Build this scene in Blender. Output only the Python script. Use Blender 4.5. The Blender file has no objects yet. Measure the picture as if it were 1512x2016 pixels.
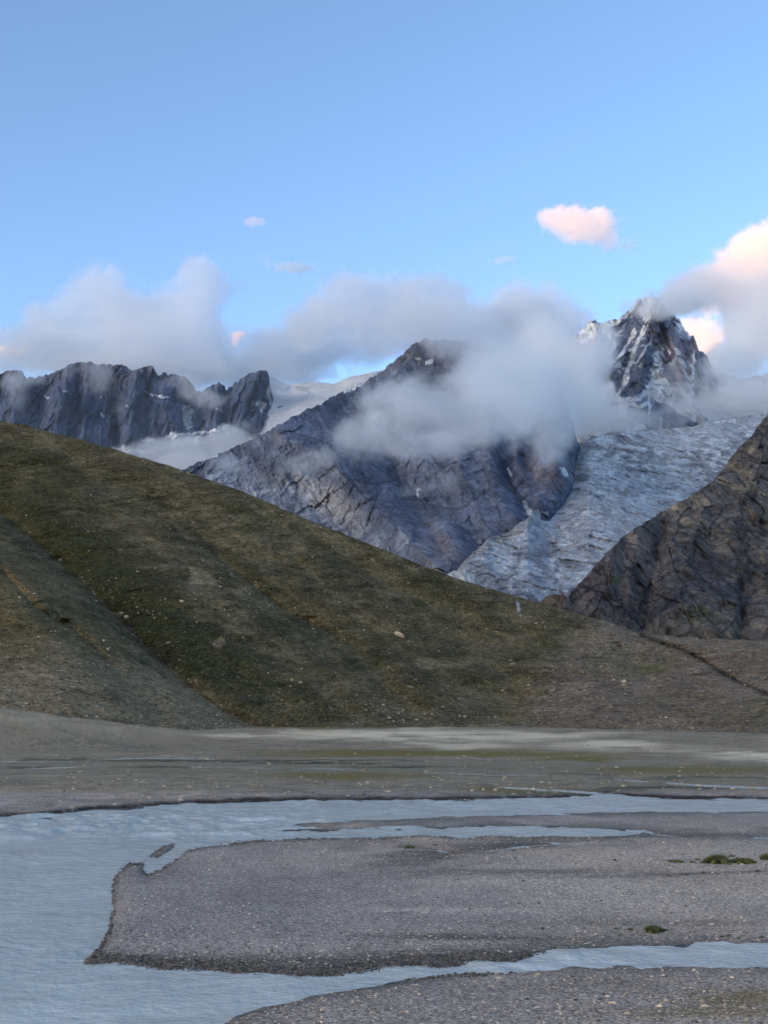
import bpy, math, random
import numpy as np

# ------------------------------------------------------------------ camera, sky, sun, exposure
sc = bpy.context.scene
COL = sc.collection
F = 2433.0                                   # focal length in pixels of the 1512 x 2016 photograph
H = 10.0                                     # camera height above the river, metres
PITCH = math.atan(392 / F)
CP, SP = math.cos(PITCH), math.sin(PITCH)
cam = bpy.data.objects.new('camera', bpy.data.cameras.new('camera'))
COL.objects.link(cam)
cam.data.sensor_fit = 'VERTICAL'
cam.data.sensor_height = 24
cam.data.lens = F / 2016 * 24
cam.data.clip_start = 0.5
cam.data.clip_end = 90000
cam.location = (0, 0, H)
cam.rotation_euler = (math.pi / 2 + PITCH, 0, 0)
sc.camera = cam

SUN_EL = math.radians(3.0)
SUN_DIR = np.array((-0.8, -0.6))             # towards the sun: behind the camera, to the left
world = bpy.data.worlds.new('World')
sc.world = world
world.use_nodes = True
wn = world.node_tree
sky = wn.nodes.new('ShaderNodeTexSky')
sky.sky_type = 'NISHITA'
sky.sun_disc = False
sky.sun_elevation = SUN_EL
sky.sun_rotation = math.atan2(SUN_DIR[0], SUN_DIR[1])
sky.altitude = 2600
sky.air_density = 0.55
sky.dust_density = 10.0
sky.ozone_density = 1.05
wn.links.new(sky.outputs[0], wn.nodes['Background'].inputs[0])
wn.nodes['Background'].inputs[1].default_value = 0.12
sun = bpy.data.objects.new('sun', bpy.data.lights.new('sun', 'SUN'))
COL.objects.link(sun)
sun.data.energy = 2.0
sun.data.angle = math.radians(0.5)
sun.data.color = (1.0, 0.37, 0.03)
from mathutils import Vector
sun.rotation_euler = Vector((SUN_DIR[0] * math.cos(SUN_EL), SUN_DIR[1] * math.cos(SUN_EL), math.sin(SUN_EL))).to_track_quat('Z', 'Y').to_euler()
sc.view_settings.view_transform = 'Standard'
sc.view_settings.look = 'None'
sc.view_settings.exposure = 2.77
sc.cycles.max_bounces = 24
sc.cycles.diffuse_bounces = 3
sc.cycles.glossy_bounces = 2
sc.cycles.volume_bounces = 24
sc.cycles.transparent_max_bounces = 32
sc.cycles.volume_step_rate = 1.5
sc.cycles.volume_max_steps = 512
sc.cycles.use_denoising = True

# ------------------------------------------------------------------ helpers
rng = np.random.default_rng(7)


def pt(px, py, D):
    """World point seen at photograph pixel (px, py) and D metres in front of the camera along +Y."""
    px, py, D = np.broadcast_arrays(np.asarray(px, float), np.asarray(py, float), np.asarray(D, float))
    cx = (px - 756) / F
    cy = (1008 - py) / F
    dy = CP - cy * SP
    dz = SP + cy * CP
    return np.stack((cx / dy * D, D, H + dz / dy * D), -1)


def to_px(X, Y, Z):
    Zr = Z - H
    c = np.maximum(Y * CP + Zr * SP, 1e-3)
    return 756 + F * X / c, 1008 - F * (-Y * SP + Zr * CP) / c


def ground_D(py, z=0.0):
    """Depth at which the ray through pixel row py meets height z."""
    cy = (1008 - np.asarray(py, float)) / F
    return (z - H) * (CP - cy * SP) / (SP + cy * CP)


_TAB = [np.random.default_rng(100 + i).random((64, 64, 64), dtype=np.float32) for i in range(2)]


def vnoise(x, y, z, seed=0):
    T = _TAB[seed % 2]
    x = np.asarray(x, np.float32) + seed * 17.31; y = np.asarray(y, np.float32) + seed * 5.77; z = np.asarray(z, np.float32) + seed * 9.13
    xi = np.floor(x); yi = np.floor(y); zi = np.floor(z)
    fx = x - xi; fy = y - yi; fz = z - zi
    fx = fx * fx * (3 - 2 * fx); fy = fy * fy * (3 - 2 * fy); fz = fz * fz * (3 - 2 * fz)
    x0 = xi.astype(np.int32) & 63; y0 = yi.astype(np.int32) & 63; z0 = zi.astype(np.int32) & 63
    x1 = (x0 + 1) & 63; y1 = (y0 + 1) & 63; z1 = (z0 + 1) & 63
    a = T[x0, y0, z0] * (1 - fx) + T[x1, y0, z0] * fx
    b = T[x0, y1, z0] * (1 - fx) + T[x1, y1, z0] * fx
    c = T[x0, y0, z1] * (1 - fx) + T[x1, y0, z1] * fx
    d = T[x0, y1, z1] * (1 - fx) + T[x1, y1, z1] * fx
    return (a * (1 - fy) + b * fy) * (1 - fz) + (c * (1 - fy) + d * fy) * fz


def fbm(x, y, z=0.0, octv=5, gain=0.5, seed=0, ridged=False):
    """Fractal noise; about -1..1, or 0..1 with sharp crests when ridged."""
    x, y, z = np.broadcast_arrays(np.asarray(x, np.float32), np.asarray(y, np.float32), np.asarray(z, np.float32))
    s = 0.0; a = 1.0; t = 0.0
    for o in range(octv):
        n = vnoise(x, y, z, seed + o)
        n = (1 - np.abs(2 * n - 1)) if ridged else 2 * n - 1
        s = s + a * n; t += a; a *= gain
        x, y = 1.9 * (0.82 * x - 0.57 * y) + 3.1, 1.9 * (0.57 * x + 0.82 * y) - 1.7
        z = z * 2.03 + 5.3
    return s / t * (1.0 if ridged else 1.6)


def facets(x, z, seed=0):
    """Angular broken blocks: every cell of a jittered pattern is a plane with its own offset and tilt, about -1..1."""
    x = np.asarray(x, np.float64); z = np.asarray(z, np.float64)
    r = np.random.default_rng(900 + seed); T = r.random((5, 128, 128))
    xi, zi = np.floor(x).astype(int), np.floor(z).astype(int)
    best = np.full(x.shape, 9e9); val = np.zeros(x.shape)
    for i in (-1, 0, 1):
        for j in (-1, 0, 1):
            a, b = (xi + i) & 127, (zi + j) & 127
            dx, dz = x - (xi + i + T[0, a, b]), z - (zi + j + T[1, a, b])
            d = dx * dx + dz * dz
            v = (T[2, a, b] - .5) * .9 + dx * (T[3, a, b] - .5) * 2.2 + dz * (T[4, a, b] - .5) * 2.2
            m = d < best
            best = np.where(m, d, best); val = np.where(m, v, val)
    return val


def smooth(e0, e1, x):
    t = np.clip((x - e0) / (e1 - e0), 0, 1)
    return t * t * (3 - 2 * t)


def seg_dist(px, py, pts, ysc=1.0):
    """Distance from pixels to a polyline, and the side (+ to the right/below of its direction)."""
    d = np.full(np.shape(px), 1e9); side = np.zeros(np.shape(px))
    for (ax, ay), (bx, by) in zip(pts[:-1], pts[1:]):
        ux, uy = bx - ax, (by - ay) * ysc
        wx, wy = px - ax, (py - ay) * ysc
        t = np.clip((wx * ux + wy * uy) / (ux * ux + uy * uy + 1e-9), 0, 1)
        q = np.hypot(wx - t * ux, wy - t * uy)
        m = q < d
        d = np.where(m, q, d); side = np.where(m, ux * wy - uy * wx, side)
    return d, np.sign(side)


def poly_sd(px, py, poly, ysc=1.0):
    """Signed distance to a polygon in pixels, positive inside."""
    d, _ = seg_dist(px, py, poly + poly[:1], ysc)
    ins = np.zeros(np.shape(px), bool)
    n = len(poly)
    for i in range(n):
        (ax, ay), (bx, by) = poly[i], poly[(i + 1) % n]
        if ay == by:
            continue
        ins ^= ((ay > py) != (by > py)) & (px < (bx - ax) * (py - ay) / (by - ay) + ax)
    return np.where(ins, d, -d)


def blob(px, py, cx, cy, rx, ry, soft=0.6, ang=0.0):
    c, s = math.cos(math.radians(ang)), math.sin(math.radians(ang))
    dx, dy = px - cx, py - cy
    r = np.hypot((dx * c + dy * s) / rx, (-dx * s + dy * c) / ry)
    return 1 - smooth(1 - soft, 1 + soft, r)


LIGHT = np.array((0.44, 0.57, 0.86))         # tint of the dusk skylight; colours below are the tones seen, turned back into base colours


def tone(r, g, b, k=1.0):
    c = np.array((r, g, b)) / 255.0
    c = np.where(c < 0.04045, c / 12.92, ((c + 0.055) / 1.055) ** 2.4)
    c = c / LIGHT * k
    return np.maximum(c * min(1.0, 0.82 / c.max()), 0.004)


SNOW = np.array((.90, .90, .91))


def mix(c, col, m):
    m = np.clip(m, 0, 1)[..., None]
    return c * (1 - m) + np.asarray(col) * m


def link_mesh(name, verts, faces, mat, colors=None, smoothf=True, parent=None):
    me = bpy.data.meshes.new(name)
    verts = np.ascontiguousarray(verts, np.float32).reshape(-1, 3)
    faces = np.ascontiguousarray(faces, np.int32)
    k = faces.shape[1]
    me.vertices.add(len(verts)); me.vertices.foreach_set('co', verts.ravel())
    me.loops.add(faces.size); me.loops.foreach_set('vertex_index', faces.ravel())
    me.polygons.add(len(faces))
    me.polygons.foreach_set('loop_start', np.arange(0, faces.size, k, dtype=np.int32))
    me.polygons.foreach_set('use_smooth', np.full(len(faces), smoothf))
    me.update(calc_edges=True)
    me.validate()
    if colors is not None:
        at = me.attributes.new('Col', 'FLOAT_COLOR', 'POINT')
        c4 = np.ones((len(verts), 4), np.float32); c4[:, :3] = np.asarray(colors, np.float32).reshape(-1, 3)
        at.data.foreach_set('color', c4.ravel())
    if mat:
        me.materials.append(mat)
    o = bpy.data.objects.new(name, me)
    COL.objects.link(o)
    o.parent = parent
    return o


def grid_faces(nr, nc):
    i = np.arange((nr - 1) * (nc - 1))
    r, c = i // (nc - 1), i % (nc - 1)
    a = r * nc + c
    return np.stack((a, a + 1, a + nc + 1, a + nc), -1)


def tag(o, label=None, cat=None, group=None, kind=None):
    if label: o['label'] = label
    if cat: o['category'] = cat
    if group: o['group'] = group
    if kind: o['kind'] = kind
    return o


class NT:
    def __init__(self, name):
        self.m = bpy.data.materials.new(name)
        self.m.use_nodes = True
        self.t = self.m.node_tree
        self.b = self.t.nodes['Principled BSDF']
        self.out = self.t.nodes['Material Output']

    def n(self, typ, ins=None, **props):
        x = self.t.nodes.new(typ)
        for k, v in props.items():
            setattr(x, k, v)
        for k, v in (ins or {}).items():
            if isinstance(v, bpy.types.NodeSocket):
                self.t.links.new(v, x.inputs[k])
            else:
                x.inputs[k].default_value = v
        return x

    def link(self, a, b):
        self.t.links.new(a, b)

    def noise(self, scale, detail=6, rough=0.6, vec=None, stretch=None):
        v = vec
        if v is None:
            v = self.n('ShaderNodeTexCoord').outputs['Object']
        if stretch:
            v = self.n('ShaderNodeVectorMath', {0: v, 1: stretch}, operation='MULTIPLY').outputs[0]
        return self.n('ShaderNodeTexNoise', {'Vector': v, 'Scale': scale, 'Detail': detail, 'Roughness': rough}).outputs['Fac']

    def math(self, op, a, b=0.0, c=0.0):
        return self.n('ShaderNodeMath', {0: a, 1: b, 2: c}, operation=op).outputs[0]

    def mapr(self, v, a, b, c, d):
        return self.n('ShaderNodeMapRange', {0: v, 1: a, 2: b, 3: c, 4: d}).outputs[0]

    def scale_col(self, col, fac):
        return self.n('ShaderNodeVectorMath', {0: col, 3: fac}, operation='SCALE').outputs[0]

    def bump(self, h, strength, dist):
        x = self.n('ShaderNodeBump', {'Height': h, 'Strength': strength, 'Distance': dist})
        self.link(x.outputs[0], self.b.inputs['Normal'])

    def basics(self, rough=0.95, spec=0.1):
        self.b.inputs['Roughness'].default_value = rough
        self.b.inputs['Specular IOR Level'].default_value = spec


def terrain_mat(name, scales, amp, bump, rough=0.95, spec=0.08, speck=None, stretch=None, joints=None):
    """Vertex colour broken up by layers of noise [(scale, weight)], with matching bump; speck=(scale, size, gain) adds pale stones."""
    q = NT(name)
    q.basics(rough, spec)
    col = q.n('ShaderNodeVertexColor', layer_name='Col').outputs[0]
    acc = None
    for s, w in scales:
        v = q.math('MULTIPLY', q.math('SUBTRACT', q.noise(s, 8, 0.7, stretch=stretch), 0.5), 2.2 * w)
        acc = v if acc is None else q.math('ADD', acc, v)
    fac = q.math('MAXIMUM', q.math('ADD', 1.0, q.math('MULTIPLY', acc, amp)), 0.15)
    out = q.scale_col(col, fac)
    hgt = acc
    if joints:                                              # fracture joints: thin dark cracks, two sizes
        tc = q.n('ShaderNodeTexCoord').outputs['Object']
        for s, w, k in joints:
            nv = q.n('ShaderNodeTexNoise', {'Vector': tc, 'Scale': s * .8, 'Detail': 5.0}).outputs['Color']
            v = q.n('ShaderNodeVectorMath', {0: nv, 1: (.9 / s,) * 3, 2: tc}, operation='MULTIPLY_ADD').outputs[0]
            v = q.n('ShaderNodeVectorMath', {0: v, 1: (1, .5, .45)}, operation='MULTIPLY').outputs[0]
            vo = q.n('ShaderNodeTexVoronoi', {'Vector': v, 'Scale': s}, feature='DISTANCE_TO_EDGE')
            ln = q.mapr(vo.outputs['Distance'], 0.0, w, 1 - k, 1)
            cellc = q.n('ShaderNodeTexVoronoi', {'Vector': v, 'Scale': s}).outputs['Color']
            cv = q.mapr(q.n('ShaderNodeSeparateColor', {0: cellc}).outputs[0], 0, 1, .8, 1.2)
            out = q.scale_col(out, q.math('MULTIPLY', ln, cv))
            hgt = q.math('ADD', hgt, q.math('MULTIPLY', ln, .8))
    if speck:
        s, size, gain = speck
        tc = q.n('ShaderNodeTexCoord').outputs['Object']
        vo = q.n('ShaderNodeTexVoronoi', {'Vector': tc, 'Scale': s, 'Randomness': 1.0})
        m = q.mapr(vo.outputs['Distance'], size, size * 0.6, 0, 1)
        rnd = q.n('ShaderNodeSeparateColor', {0: vo.outputs['Color']})
        pick = q.mapr(rnd.outputs[0], 0.6, 0.75, 0, 1)
        g = q.math('ADD', 1.0, q.math('MULTIPLY', q.math('MULTIPLY', m, pick), q.math('MULTIPLY', rnd.outputs[1], gain)))
        out = q.scale_col(out, g)
        vs = q.n('ShaderNodeTexVoronoi', {'Vector': tc, 'Scale': s * 1.9, 'Randomness': 1.0})
        rs = q.n('ShaderNodeSeparateColor', {0: vs.outputs['Color']})
        ms = q.math('MULTIPLY', q.mapr(vs.outputs['Distance'], .42, .25, 0, 1), q.mapr(rs.outputs[0], .55, .8, 0, 1))
        out = q.scale_col(out, q.math('SUBTRACT', 1.0, q.math('MULTIPLY', ms, .5)))
    q.link(out, q.b.inputs['Base Color'])
    if bump:
        q.bump(hgt, bump[0], bump[1])
    return q.m


def sheet(name, x0, x1, step, ridge, base, D0, D1, nrow, mat, relief=None, color=None, gamma=1.0, jag=None, back=(0.5, 600), wall=0.8, tb=0.0):
    """A mountainside as one sheet: rows run from its foot line up to its ridge line, then fall away behind the ridge.
    ridge / base: pixel polylines; D0 / D1: depth of foot and ridge (number or polyline)."""
    px = np.arange(x0, x1 + 0.1, step)
    ip = lambda q: np.interp(px, [a for a, _ in q], [b for _, b in q]) if not np.isscalar(q) else np.full(px.shape, float(q))
    ry = ip(ridge)
    jg = jag(px) if jag is not None else np.zeros_like(px)
    by = np.maximum(ip(base), ry + 3 + np.maximum(jg, 0))
    d0, d1 = ip(D0), ip(D1)
    t = np.linspace(0, 1, nrow)[:, None] ** 0.9
    PX = np.broadcast_to(px, (nrow, len(px)))
    PY = by + (ry - by) * t
    PY = PY + jg * np.clip(1 - (PY - ry) / 14, 0, 1) ** 1.0
    D = d0 + (d1 - d0) * t ** gamma
    if relief is not None:
        P0 = pt(PX, PY, D)
        D = D + relief(PX, PY, P0, t)
    P = pt(PX, PY, D)
    C = color(PX, PY, P, t) if color is not None else None
    if back:
        slope, run = back
        rows, crow = [P], [C]
        for k in (0.03, 0.1, 0.25, 0.5, 1.0):
            q = P[-1].copy()
            dirn = np.stack(((px - 756) / F, np.ones_like(px)), -1)
            q[:, :2] += dirn * run * k
            q[:, 2] -= slope * run * k + 0.04 * run * k * fbm(px / 60, k * 9.0, 0, 4)
            rows.append(q[None])
            if C is not None: crow.append(C[-1][None])
        P = np.concatenate(rows); C = np.concatenate(crow) if C is not None else None
    o = link_mesh(name, P, grid_faces(P.shape[0], P.shape[1]), mat, C)
    return o, (px, PX, PY, D)


# ------------------------------------------------------------------ river plain (ground) and water
WATER = []
MAIN_BAR = [(168, 1893), (190, 1872), (205, 1855), (215, 1830), (223, 1800), (219, 1770), (222, 1742), (231, 1715), (252, 1702), (288, 1696), (284, 1712), (291, 1722),
            (330, 1700), (370, 1676), (420, 1663), (500, 1654), (640, 1649.5), (800, 1646.5), (1000, 1645), (1150, 1645.5), (1240, 1642), (1290, 1634), (1450, 1625), (9500, 1620),
            (9500, 1850), (1512, 1859), (1400, 1860), (1260, 1864), (1140, 1869), (1050, 1877), (1000, 1886), (900, 1895), (800, 1903), (700, 1914), (600, 1921),
            (500, 1917), (400, 1908), (300, 1902), (230, 1899), (180, 1898)]
THIN_BAR = [(522, 1631), (600, 1622), (700, 1616), (800, 1611), (950, 1606.5), (1100, 1603), (1300, 1599), (1512, 1596), (9500, 1592), (9500, 1640), (1400, 1640), (1290, 1637), (1200, 1631), (1100, 1627.5), (1000, 1626.5), (800, 1630), (650, 1634.5)]
ISLET = [(288, 1689), (305, 1677), (322, 1667), (342, 1663), (332, 1674), (312, 1688)]
NEAR_BANK = [(425, 2018), (500, 1990), (600, 1966), (700, 1946), (800, 1931), (900, 1920), (1000, 1911), (1100, 1906), (1250, 1903), (1400, 1900), (1512, 1898), (9500, 1890), (9500, 3600), (-900, 3600), (300, 2080)]
FAR_BANK = [(-8000, 1665), (-500, 1633), (0, 1608), (60, 1605), (120, 1601), (200, 1592), (350, 1583), (500, 1578), (640, 1575), (760, 1575.5), (900, 1574), (1000, 1572), (1100, 1570), (1165, 1567.5), (1180, 1562),
            (1205, 1562), (1260, 1568), (1340, 1572), (1512, 1574), (9500, 1570), (9500, 1380), (-8000, 1380)]
THREADS = [  # narrow water threads on the far plain: polyline, half width in pixel rows
    ([(-600, 1492), (0, 1499), (120, 1500), (260, 1493), (420, 1495)], 0.9), ([(-300, 1512), (0, 1514), (110, 1512), (150, 1510)], 1.0),
    ([(380, 1511), (480, 1512), (640, 1514), (700, 1515)], 0.8), ([(840, 1521), (960, 1526), (1060, 1527), (1075, 1527)], 1.0),
    ([(990, 1551), (1030, 1553), (1072, 1556)], 1.6), ([(1215, 1535), (1272, 1539)], 1.2), ([(1318, 1542), (1380, 1546), (1440, 1549), (1495, 1552)], 1.8),
    ([(1090, 1556), (1150, 1560), (1195, 1565)], 1.8), ([(1390, 1548), (1900, 1560)], 1.2)]
BAR_POOLS = [([(1045, 1657), (1085, 1658), (1110, 1660)], 2.0), ([(960, 1676), (1040, 1667), (1110, 1660), (1170, 1657)], 1.1), ([(862, 1675), (900, 1682)], 1.2), ([(1270, 1637), (1300, 1644), (1340, 1648)], 1.4), ([(1490, 1650), (1560, 1651)], 1.8)]

rows = np.concatenate((np.linspace(1414, 1440, 20), np.arange(1441, 1560, 0.9), np.arange(1560, 2025, 1.0), np.linspace(2026, 2600, 90), np.linspace(2620, 3500, 40)))
colsx = np.concatenate((np.linspace(-7500, -1215, 120), np.linspace(-1200, -10, 130), np.arange(-8, 1521, 1.8), np.linspace(1522, 2400, 110), np.linspace(2420, 9000, 120)))
GPX, GPY = np.meshgrid(colsx, rows)
# wobble of the shorelines, in pixel rows, growing towards the camera
D_flat = ground_D(GPY)
Xf = (GPX - 756) / F * D_flat / (CP - (1008 - GPY) / F * SP)
wob = fbm(Xf / 3.0, D_flat / 3.0, 0, 5, 0.6) * np.clip(900 / D_flat ** 1.15, 0.3, 5.0)
sd = lambda poly: poly_sd(GPX, GPY, poly, 1.0) + wob
sMain, sThin, sIsle, sNear, sFar = (sd(p) - (1.0 if p is MAIN_BAR else 0.0) for p in (MAIN_BAR, THIN_BAR, ISLET, NEAR_BANK, FAR_BANK))
land = np.maximum.reduce((sMain, sThin, sIsle, sNear, sFar))
mpp = D_flat / F                                        # metres per pixel across the view
dep = mpp * D_flat / H                                  # metres of ground per pixel row
dist_m = land * mpp * 2.0                               # rough distance from the shore in metres
und = fbm(Xf / 9.0, D_flat / 14.0, 0, 5, 0.55, seed=3)
Z = np.where(land > 0, 0.19 * (1 - np.exp(-dist_m / 1.3)), -0.35 * (1 - np.exp(dist_m / 1.5)))
Z = Z + np.where(land > 0, 0.07 * und * np.clip(dist_m / 3, 0, 1), 0)
# the far bank is a low cut bank
cut = np.clip(sFar / 2.2, 0, 1)
Z = np.where(sFar > 0, np.maximum(Z, (0.30 + 0.10 * und) * cut), Z)
Z = np.where((sIsle > 0) & (sIsle >= land - 1e-6), np.minimum(Z, 0.06 + 0.05 * und), Z)
Z = np.where((sThin > 0) & (sThin >= land - 1e-6), np.minimum(Z, 0.13 + 0.03 * und), Z)
th = np.zeros_like(Z)
for line, hw in THREADS + BAR_POOLS:
    d, _ = seg_dist(GPX, GPY, line, 5.0)
    r = d / 5.0 / hw + 0.35 * fbm(GPX / 25, GPY / 2.0, 0, 4, seed=5)
    th = np.maximum(th, 1 - smooth(0.8, 1.25, r))
    near = 1 - smooth(1.2, 5.0, r)
    Z = np.where((land > 0) & (near > 0), Z * (1 - near) + (0.05) * near, Z)
Z = np.where(th > 0, np.minimum(Z, 0.05 - 0.09 * th), Z)
# the alluvial fan in front of the left spur, and the gentle rise of the far plain to the foot of the hill
fanr = np.hypot((Xf + 200) / 0.92, (D_flat - 435)) * 1.2
Z = Z + np.where(sFar > 0, 18.5 * np.clip(1 - fanr / 182, 0, 1) ** 1.15 * (1 + 0.10 * und + .05 * fbm(Xf / 6, D_flat / 10, 0, 5, .65, seed=27)), 0)
Z = Z + np.where(sFar > 0, 0.012 * np.clip(D_flat - 330, 0, 400), 0)
Z = Z + np.where(sFar > 0, np.clip((1530 - GPY) / 40, 0, 1) * 0.12 * und, 0)
bx = Xf
P = np.stack((bx, D_flat, Z), -1)
G_P = P

# colours of the plain
base = np.broadcast_to(tone(113, 112, 119), P.shape).copy()
n1 = fbm(Xf / 5, D_flat / 9, 0, 6, 0.6, seed=11)
n2 = fbm(Xf / 26, D_flat / 34, 0, 5, 0.55, seed=12)
base = base * (1 + 0.16 * n1 + 0.17 * n2)[..., None] * (1 + np.array((.05, .0, -.06)) * np.clip(n2 * 2, -1, 1)[..., None]) * 1.11
wn_ = fbm(GPX / 70, GPY / 9, 0, 5, 0.55, seed=20)
B = lambda cx, cy, rx, ry, s=0.6, a=0.0: blob(GPX + 40 * wn_, GPY + 3.5 * wn_ + 0 * GPX, cx, cy, rx, ry, s, a)
# far plain: brownish grey, then mud, salt and algae bands
base = mix(base, tone(99, 97, 90), (sFar > 0) * smooth(1572, 1556, GPY) * 0.8)
st_ = fbm(GPX / 60, GPY / 2.2, 0, 6, .62, seed=24); sp_ = fbm(Xf / 1.2, D_flat / 2.5, 0, 4, .7, seed=25)
base = base * np.where(sFar > 0, 1 + .30 * st_ + .28 * sp_, 1 + .12 * sp_)[..., None]
base = mix(base, tone(88, 92, 87), (sFar > 0) * (0.5 + 0.6 * st_) * (B(700, 1515, 700, 14) + B(1350, 1545, 400, 14) * 0.6))
fan_ = (sFar > 0) * np.clip(1.5 - fanr / 150, 0, 1) * smooth(1505, 1485, GPY)
base = mix(base, tone(128, 123, 115) , fan_ * 0.85)
base = base * (1 + fan_ * (.25 * fbm(Xf / 2.2, D_flat / 6, 0, 5, .65, seed=26) + .25 * st_))[..., None]
base = mix(base, tone(74, 76, 72), (sFar > 0) * B(180, 1475, 230, 9) * smooth(-.1, .4, st_ + sp_) * .8)
for cx, cy, rx, ry, w in ((780, 1456, 230, 7, .9), (600, 1452, 70, 3, .8), (480, 1457, 90, 3, .8), (1010, 1461, 170, 5, .7), (900, 1471, 120, 5, .6), (1210, 1472, 130, 6, .8), (1330, 1481, 150, 6, .5), (1480, 1490, 90, 9, .9), (1150, 1457, 130, 4, .6), (1000, 1484, 80, 3, .8), (1700, 1490, 200, 8, .8)):
    base = mix(base, tone(164, 164, 160), w * B(cx, cy, rx, ry) * np.clip(0.75 + 1.3 * fbm(GPX / 90, GPY / 3.0, 0, 6, .62, seed=23), 0, 1.1))
for cx, cy, rx, ry, w in ((880, 1486, 330, 6, .95), (690, 1481, 170, 4, .7), (1130, 1497, 90, 5, 1.), (640, 1491, 120, 3, .6), (690, 1532, 150, 7, .9), (1000, 1558, 90, 6, .9), (1370, 1519, 180, 8, .8), (1060, 1566, 120, 4, .8), (700, 1443, 240, 3.5, .9), (500, 1441, 120, 3, .8), (1250, 1518, 120, 4, .5), (380, 1525, 130, 3, .4), (1700, 1520, 200, 8, .6)):
    base = mix(base, tone(84, 80, 50), w * B(cx, cy, rx, ry))
for cx, cy, rx, ry, w in ((480, 1501, 330, 1.5, .9), (200, 1498, 260, 1.5, .7), (620, 1506, 130, 1.6, 1.), (330, 1513, 120, 1.6, .7), (820, 1513, 130, 1.6, .8), (60, 1512, 50, 2, .8), (980, 1530, 70, 3, .8), (1150, 1528, 70, 2, .7), (1400, 1536, 140, 2, .6), (1300, 1556, 170, 2, .8)):
    base = mix(base, tone(46, 52, 44), w * B(cx, cy, rx, ry))
# dark wet edge of the bars and dark cut-bank face
wet = np.exp(-np.clip(dist_m, 0, 99) / (0.8 * np.clip(1 + 1.4 * fbm(Xf / 4, D_flat / 6, 0, 4, seed=28), .25, 2.5))) * (land > 0)
base = mix(base, tone(66, 68, 74), wet * 0.8)
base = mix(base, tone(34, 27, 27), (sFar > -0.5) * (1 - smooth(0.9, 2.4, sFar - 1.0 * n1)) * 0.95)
# darker damp strips and pale sand on the main bar
for cx, cy, rx, ry, w, a in ((540, 1902, 340, 15, .75, 0), (860, 1886, 260, 14, .8, -3), (330, 1896, 150, 5, .8, 0), (850, 1690, 130, 14, .75, -8), (960, 1672, 150, 12, .7, -6), (1080, 1660, 160, 9, .6, 0), (1330, 1646, 170, 5, .8, 0), (1500, 1652, 200, 5, .5, 0), (1030, 1722, 200, 7, .6, 0), (1350, 1727, 260, 4, .7, -2), (900, 1852, 200, 6, .8, 0), (600, 1735, 200, 6, .3, -4), (1250, 1822, 260, 5, .35, 0), (1010, 1853, 120, 3, .5, 0), (850, 1722, 130, 9, .3, -10), (1150, 1955, 240, 14, .3, 0), (640, 1965, 160, 5, .4, -11)):
    base = mix(base, tone(66, 68, 73), 1.1 * w * B(cx, cy, rx, ry, .7, a) * np.clip(0.8 + 0.5 * n1 + .5 * st_, 0, 1))
for cx, cy, rx, ry, w, a in ((880, 1800, 160, 5, .8, 0), (1000, 1798, 70, 4, .8, 0), (960, 1742, 150, 6, .7, 0), (800, 1770, 130, 12, .35, -8), (1300, 1770, 360, 30, .55, 0), (1400, 1690, 200, 9, .4, 0), (1150, 1665, 90, 4, .6, -3), (1000, 1715, 70, 4, .5, 0), (1250, 1690, 260, 16, .25, -4)):
    base = mix(base, tone(140, 140, 146), w * B(cx, cy, rx, ry, .7, a) * np.clip(0.8 + 0.4 * n1 + .5 * st_, 0, 1))
for cx, cy, rx, ry, w in ((1480, 1978, 110, 14, .7), (1420, 2005, 170, 12, .6), (1512, 1962, 60, 9, .6)):
    base = mix(base, tone(88, 80, 52), w * blob(GPX + 60 * n2, GPY + 8 * n1, cx, cy, rx, ry, .8))
for cx, cy, rx, ry, w in ((805, 1671, 22, 3.5, .8), (1075, 1672, 45, 4, .5), (1330, 1700, 30, 2, .5), (1340, 1727, 60, 2, .4)):
    base = mix(base, tone(48, 58, 50), w * blob(GPX + 20 * n1, GPY + 2 * n2, cx, cy, rx, ry, .8))
base = mix(base, tone(62, 66, 72), (land <= 0) * 1.0)

q = NT('river_gravel')
q.basics(0.92, 0.15)
tc = q.n('ShaderNodeTexCoord').outputs['Object']
vc = q.n('ShaderNodeVertexColor', layer_name='Col').outputs[0]
v1 = q.n('ShaderNodeTexVoronoi', {'Vector': tc, 'Scale': 9.0})
v2 = q.n('ShaderNodeTexVoronoi', {'Vector': tc, 'Scale': 3.3})
r1 = q.n('ShaderNodeSeparateColor', {0: v1.outputs['Color']}).outputs
r2 = q.n('ShaderNodeSeparateColor', {0: v2.outputs['Color']}).outputs
f = q.math('ADD', 0.50, q.math('MULTIPLY', r1[0], 0.98))
f = q.math('MULTIPLY', f, q.math('ADD', 0.84, q.math('MULTIPLY', q.noise(1.3, 8, 0.7), 0.32)))
big = q.math('MULTIPLY', q.mapr(v2.outputs['Distance'], 0.34, 0.22, 0, 1), q.mapr(r2[0], 0.72, 0.86, 0, 1))
f = q.math('MULTIPLY', f, q.math('ADD', 1.0, q.math('MULTIPLY', big, q.mapr(r2[1], 0, 1, -0.6, 0.95))))
q.link(q.scale_col(vc, f), q.b.inputs['Base Color'])
q.bump(q.math('ADD', q.math('MULTIPLY', v1.outputs['Distance'], -0.5), q.noise(2.2, 6, .6)), 0.7, 0.12)
gravel_mat = q.m
ground = link_mesh('ground', P, grid_faces(*GPX.shape), gravel_mat, base)
tag(ground, 'grey gravel river plain with bars, mud bands and a low cut bank', 'ground', kind='structure')

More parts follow.
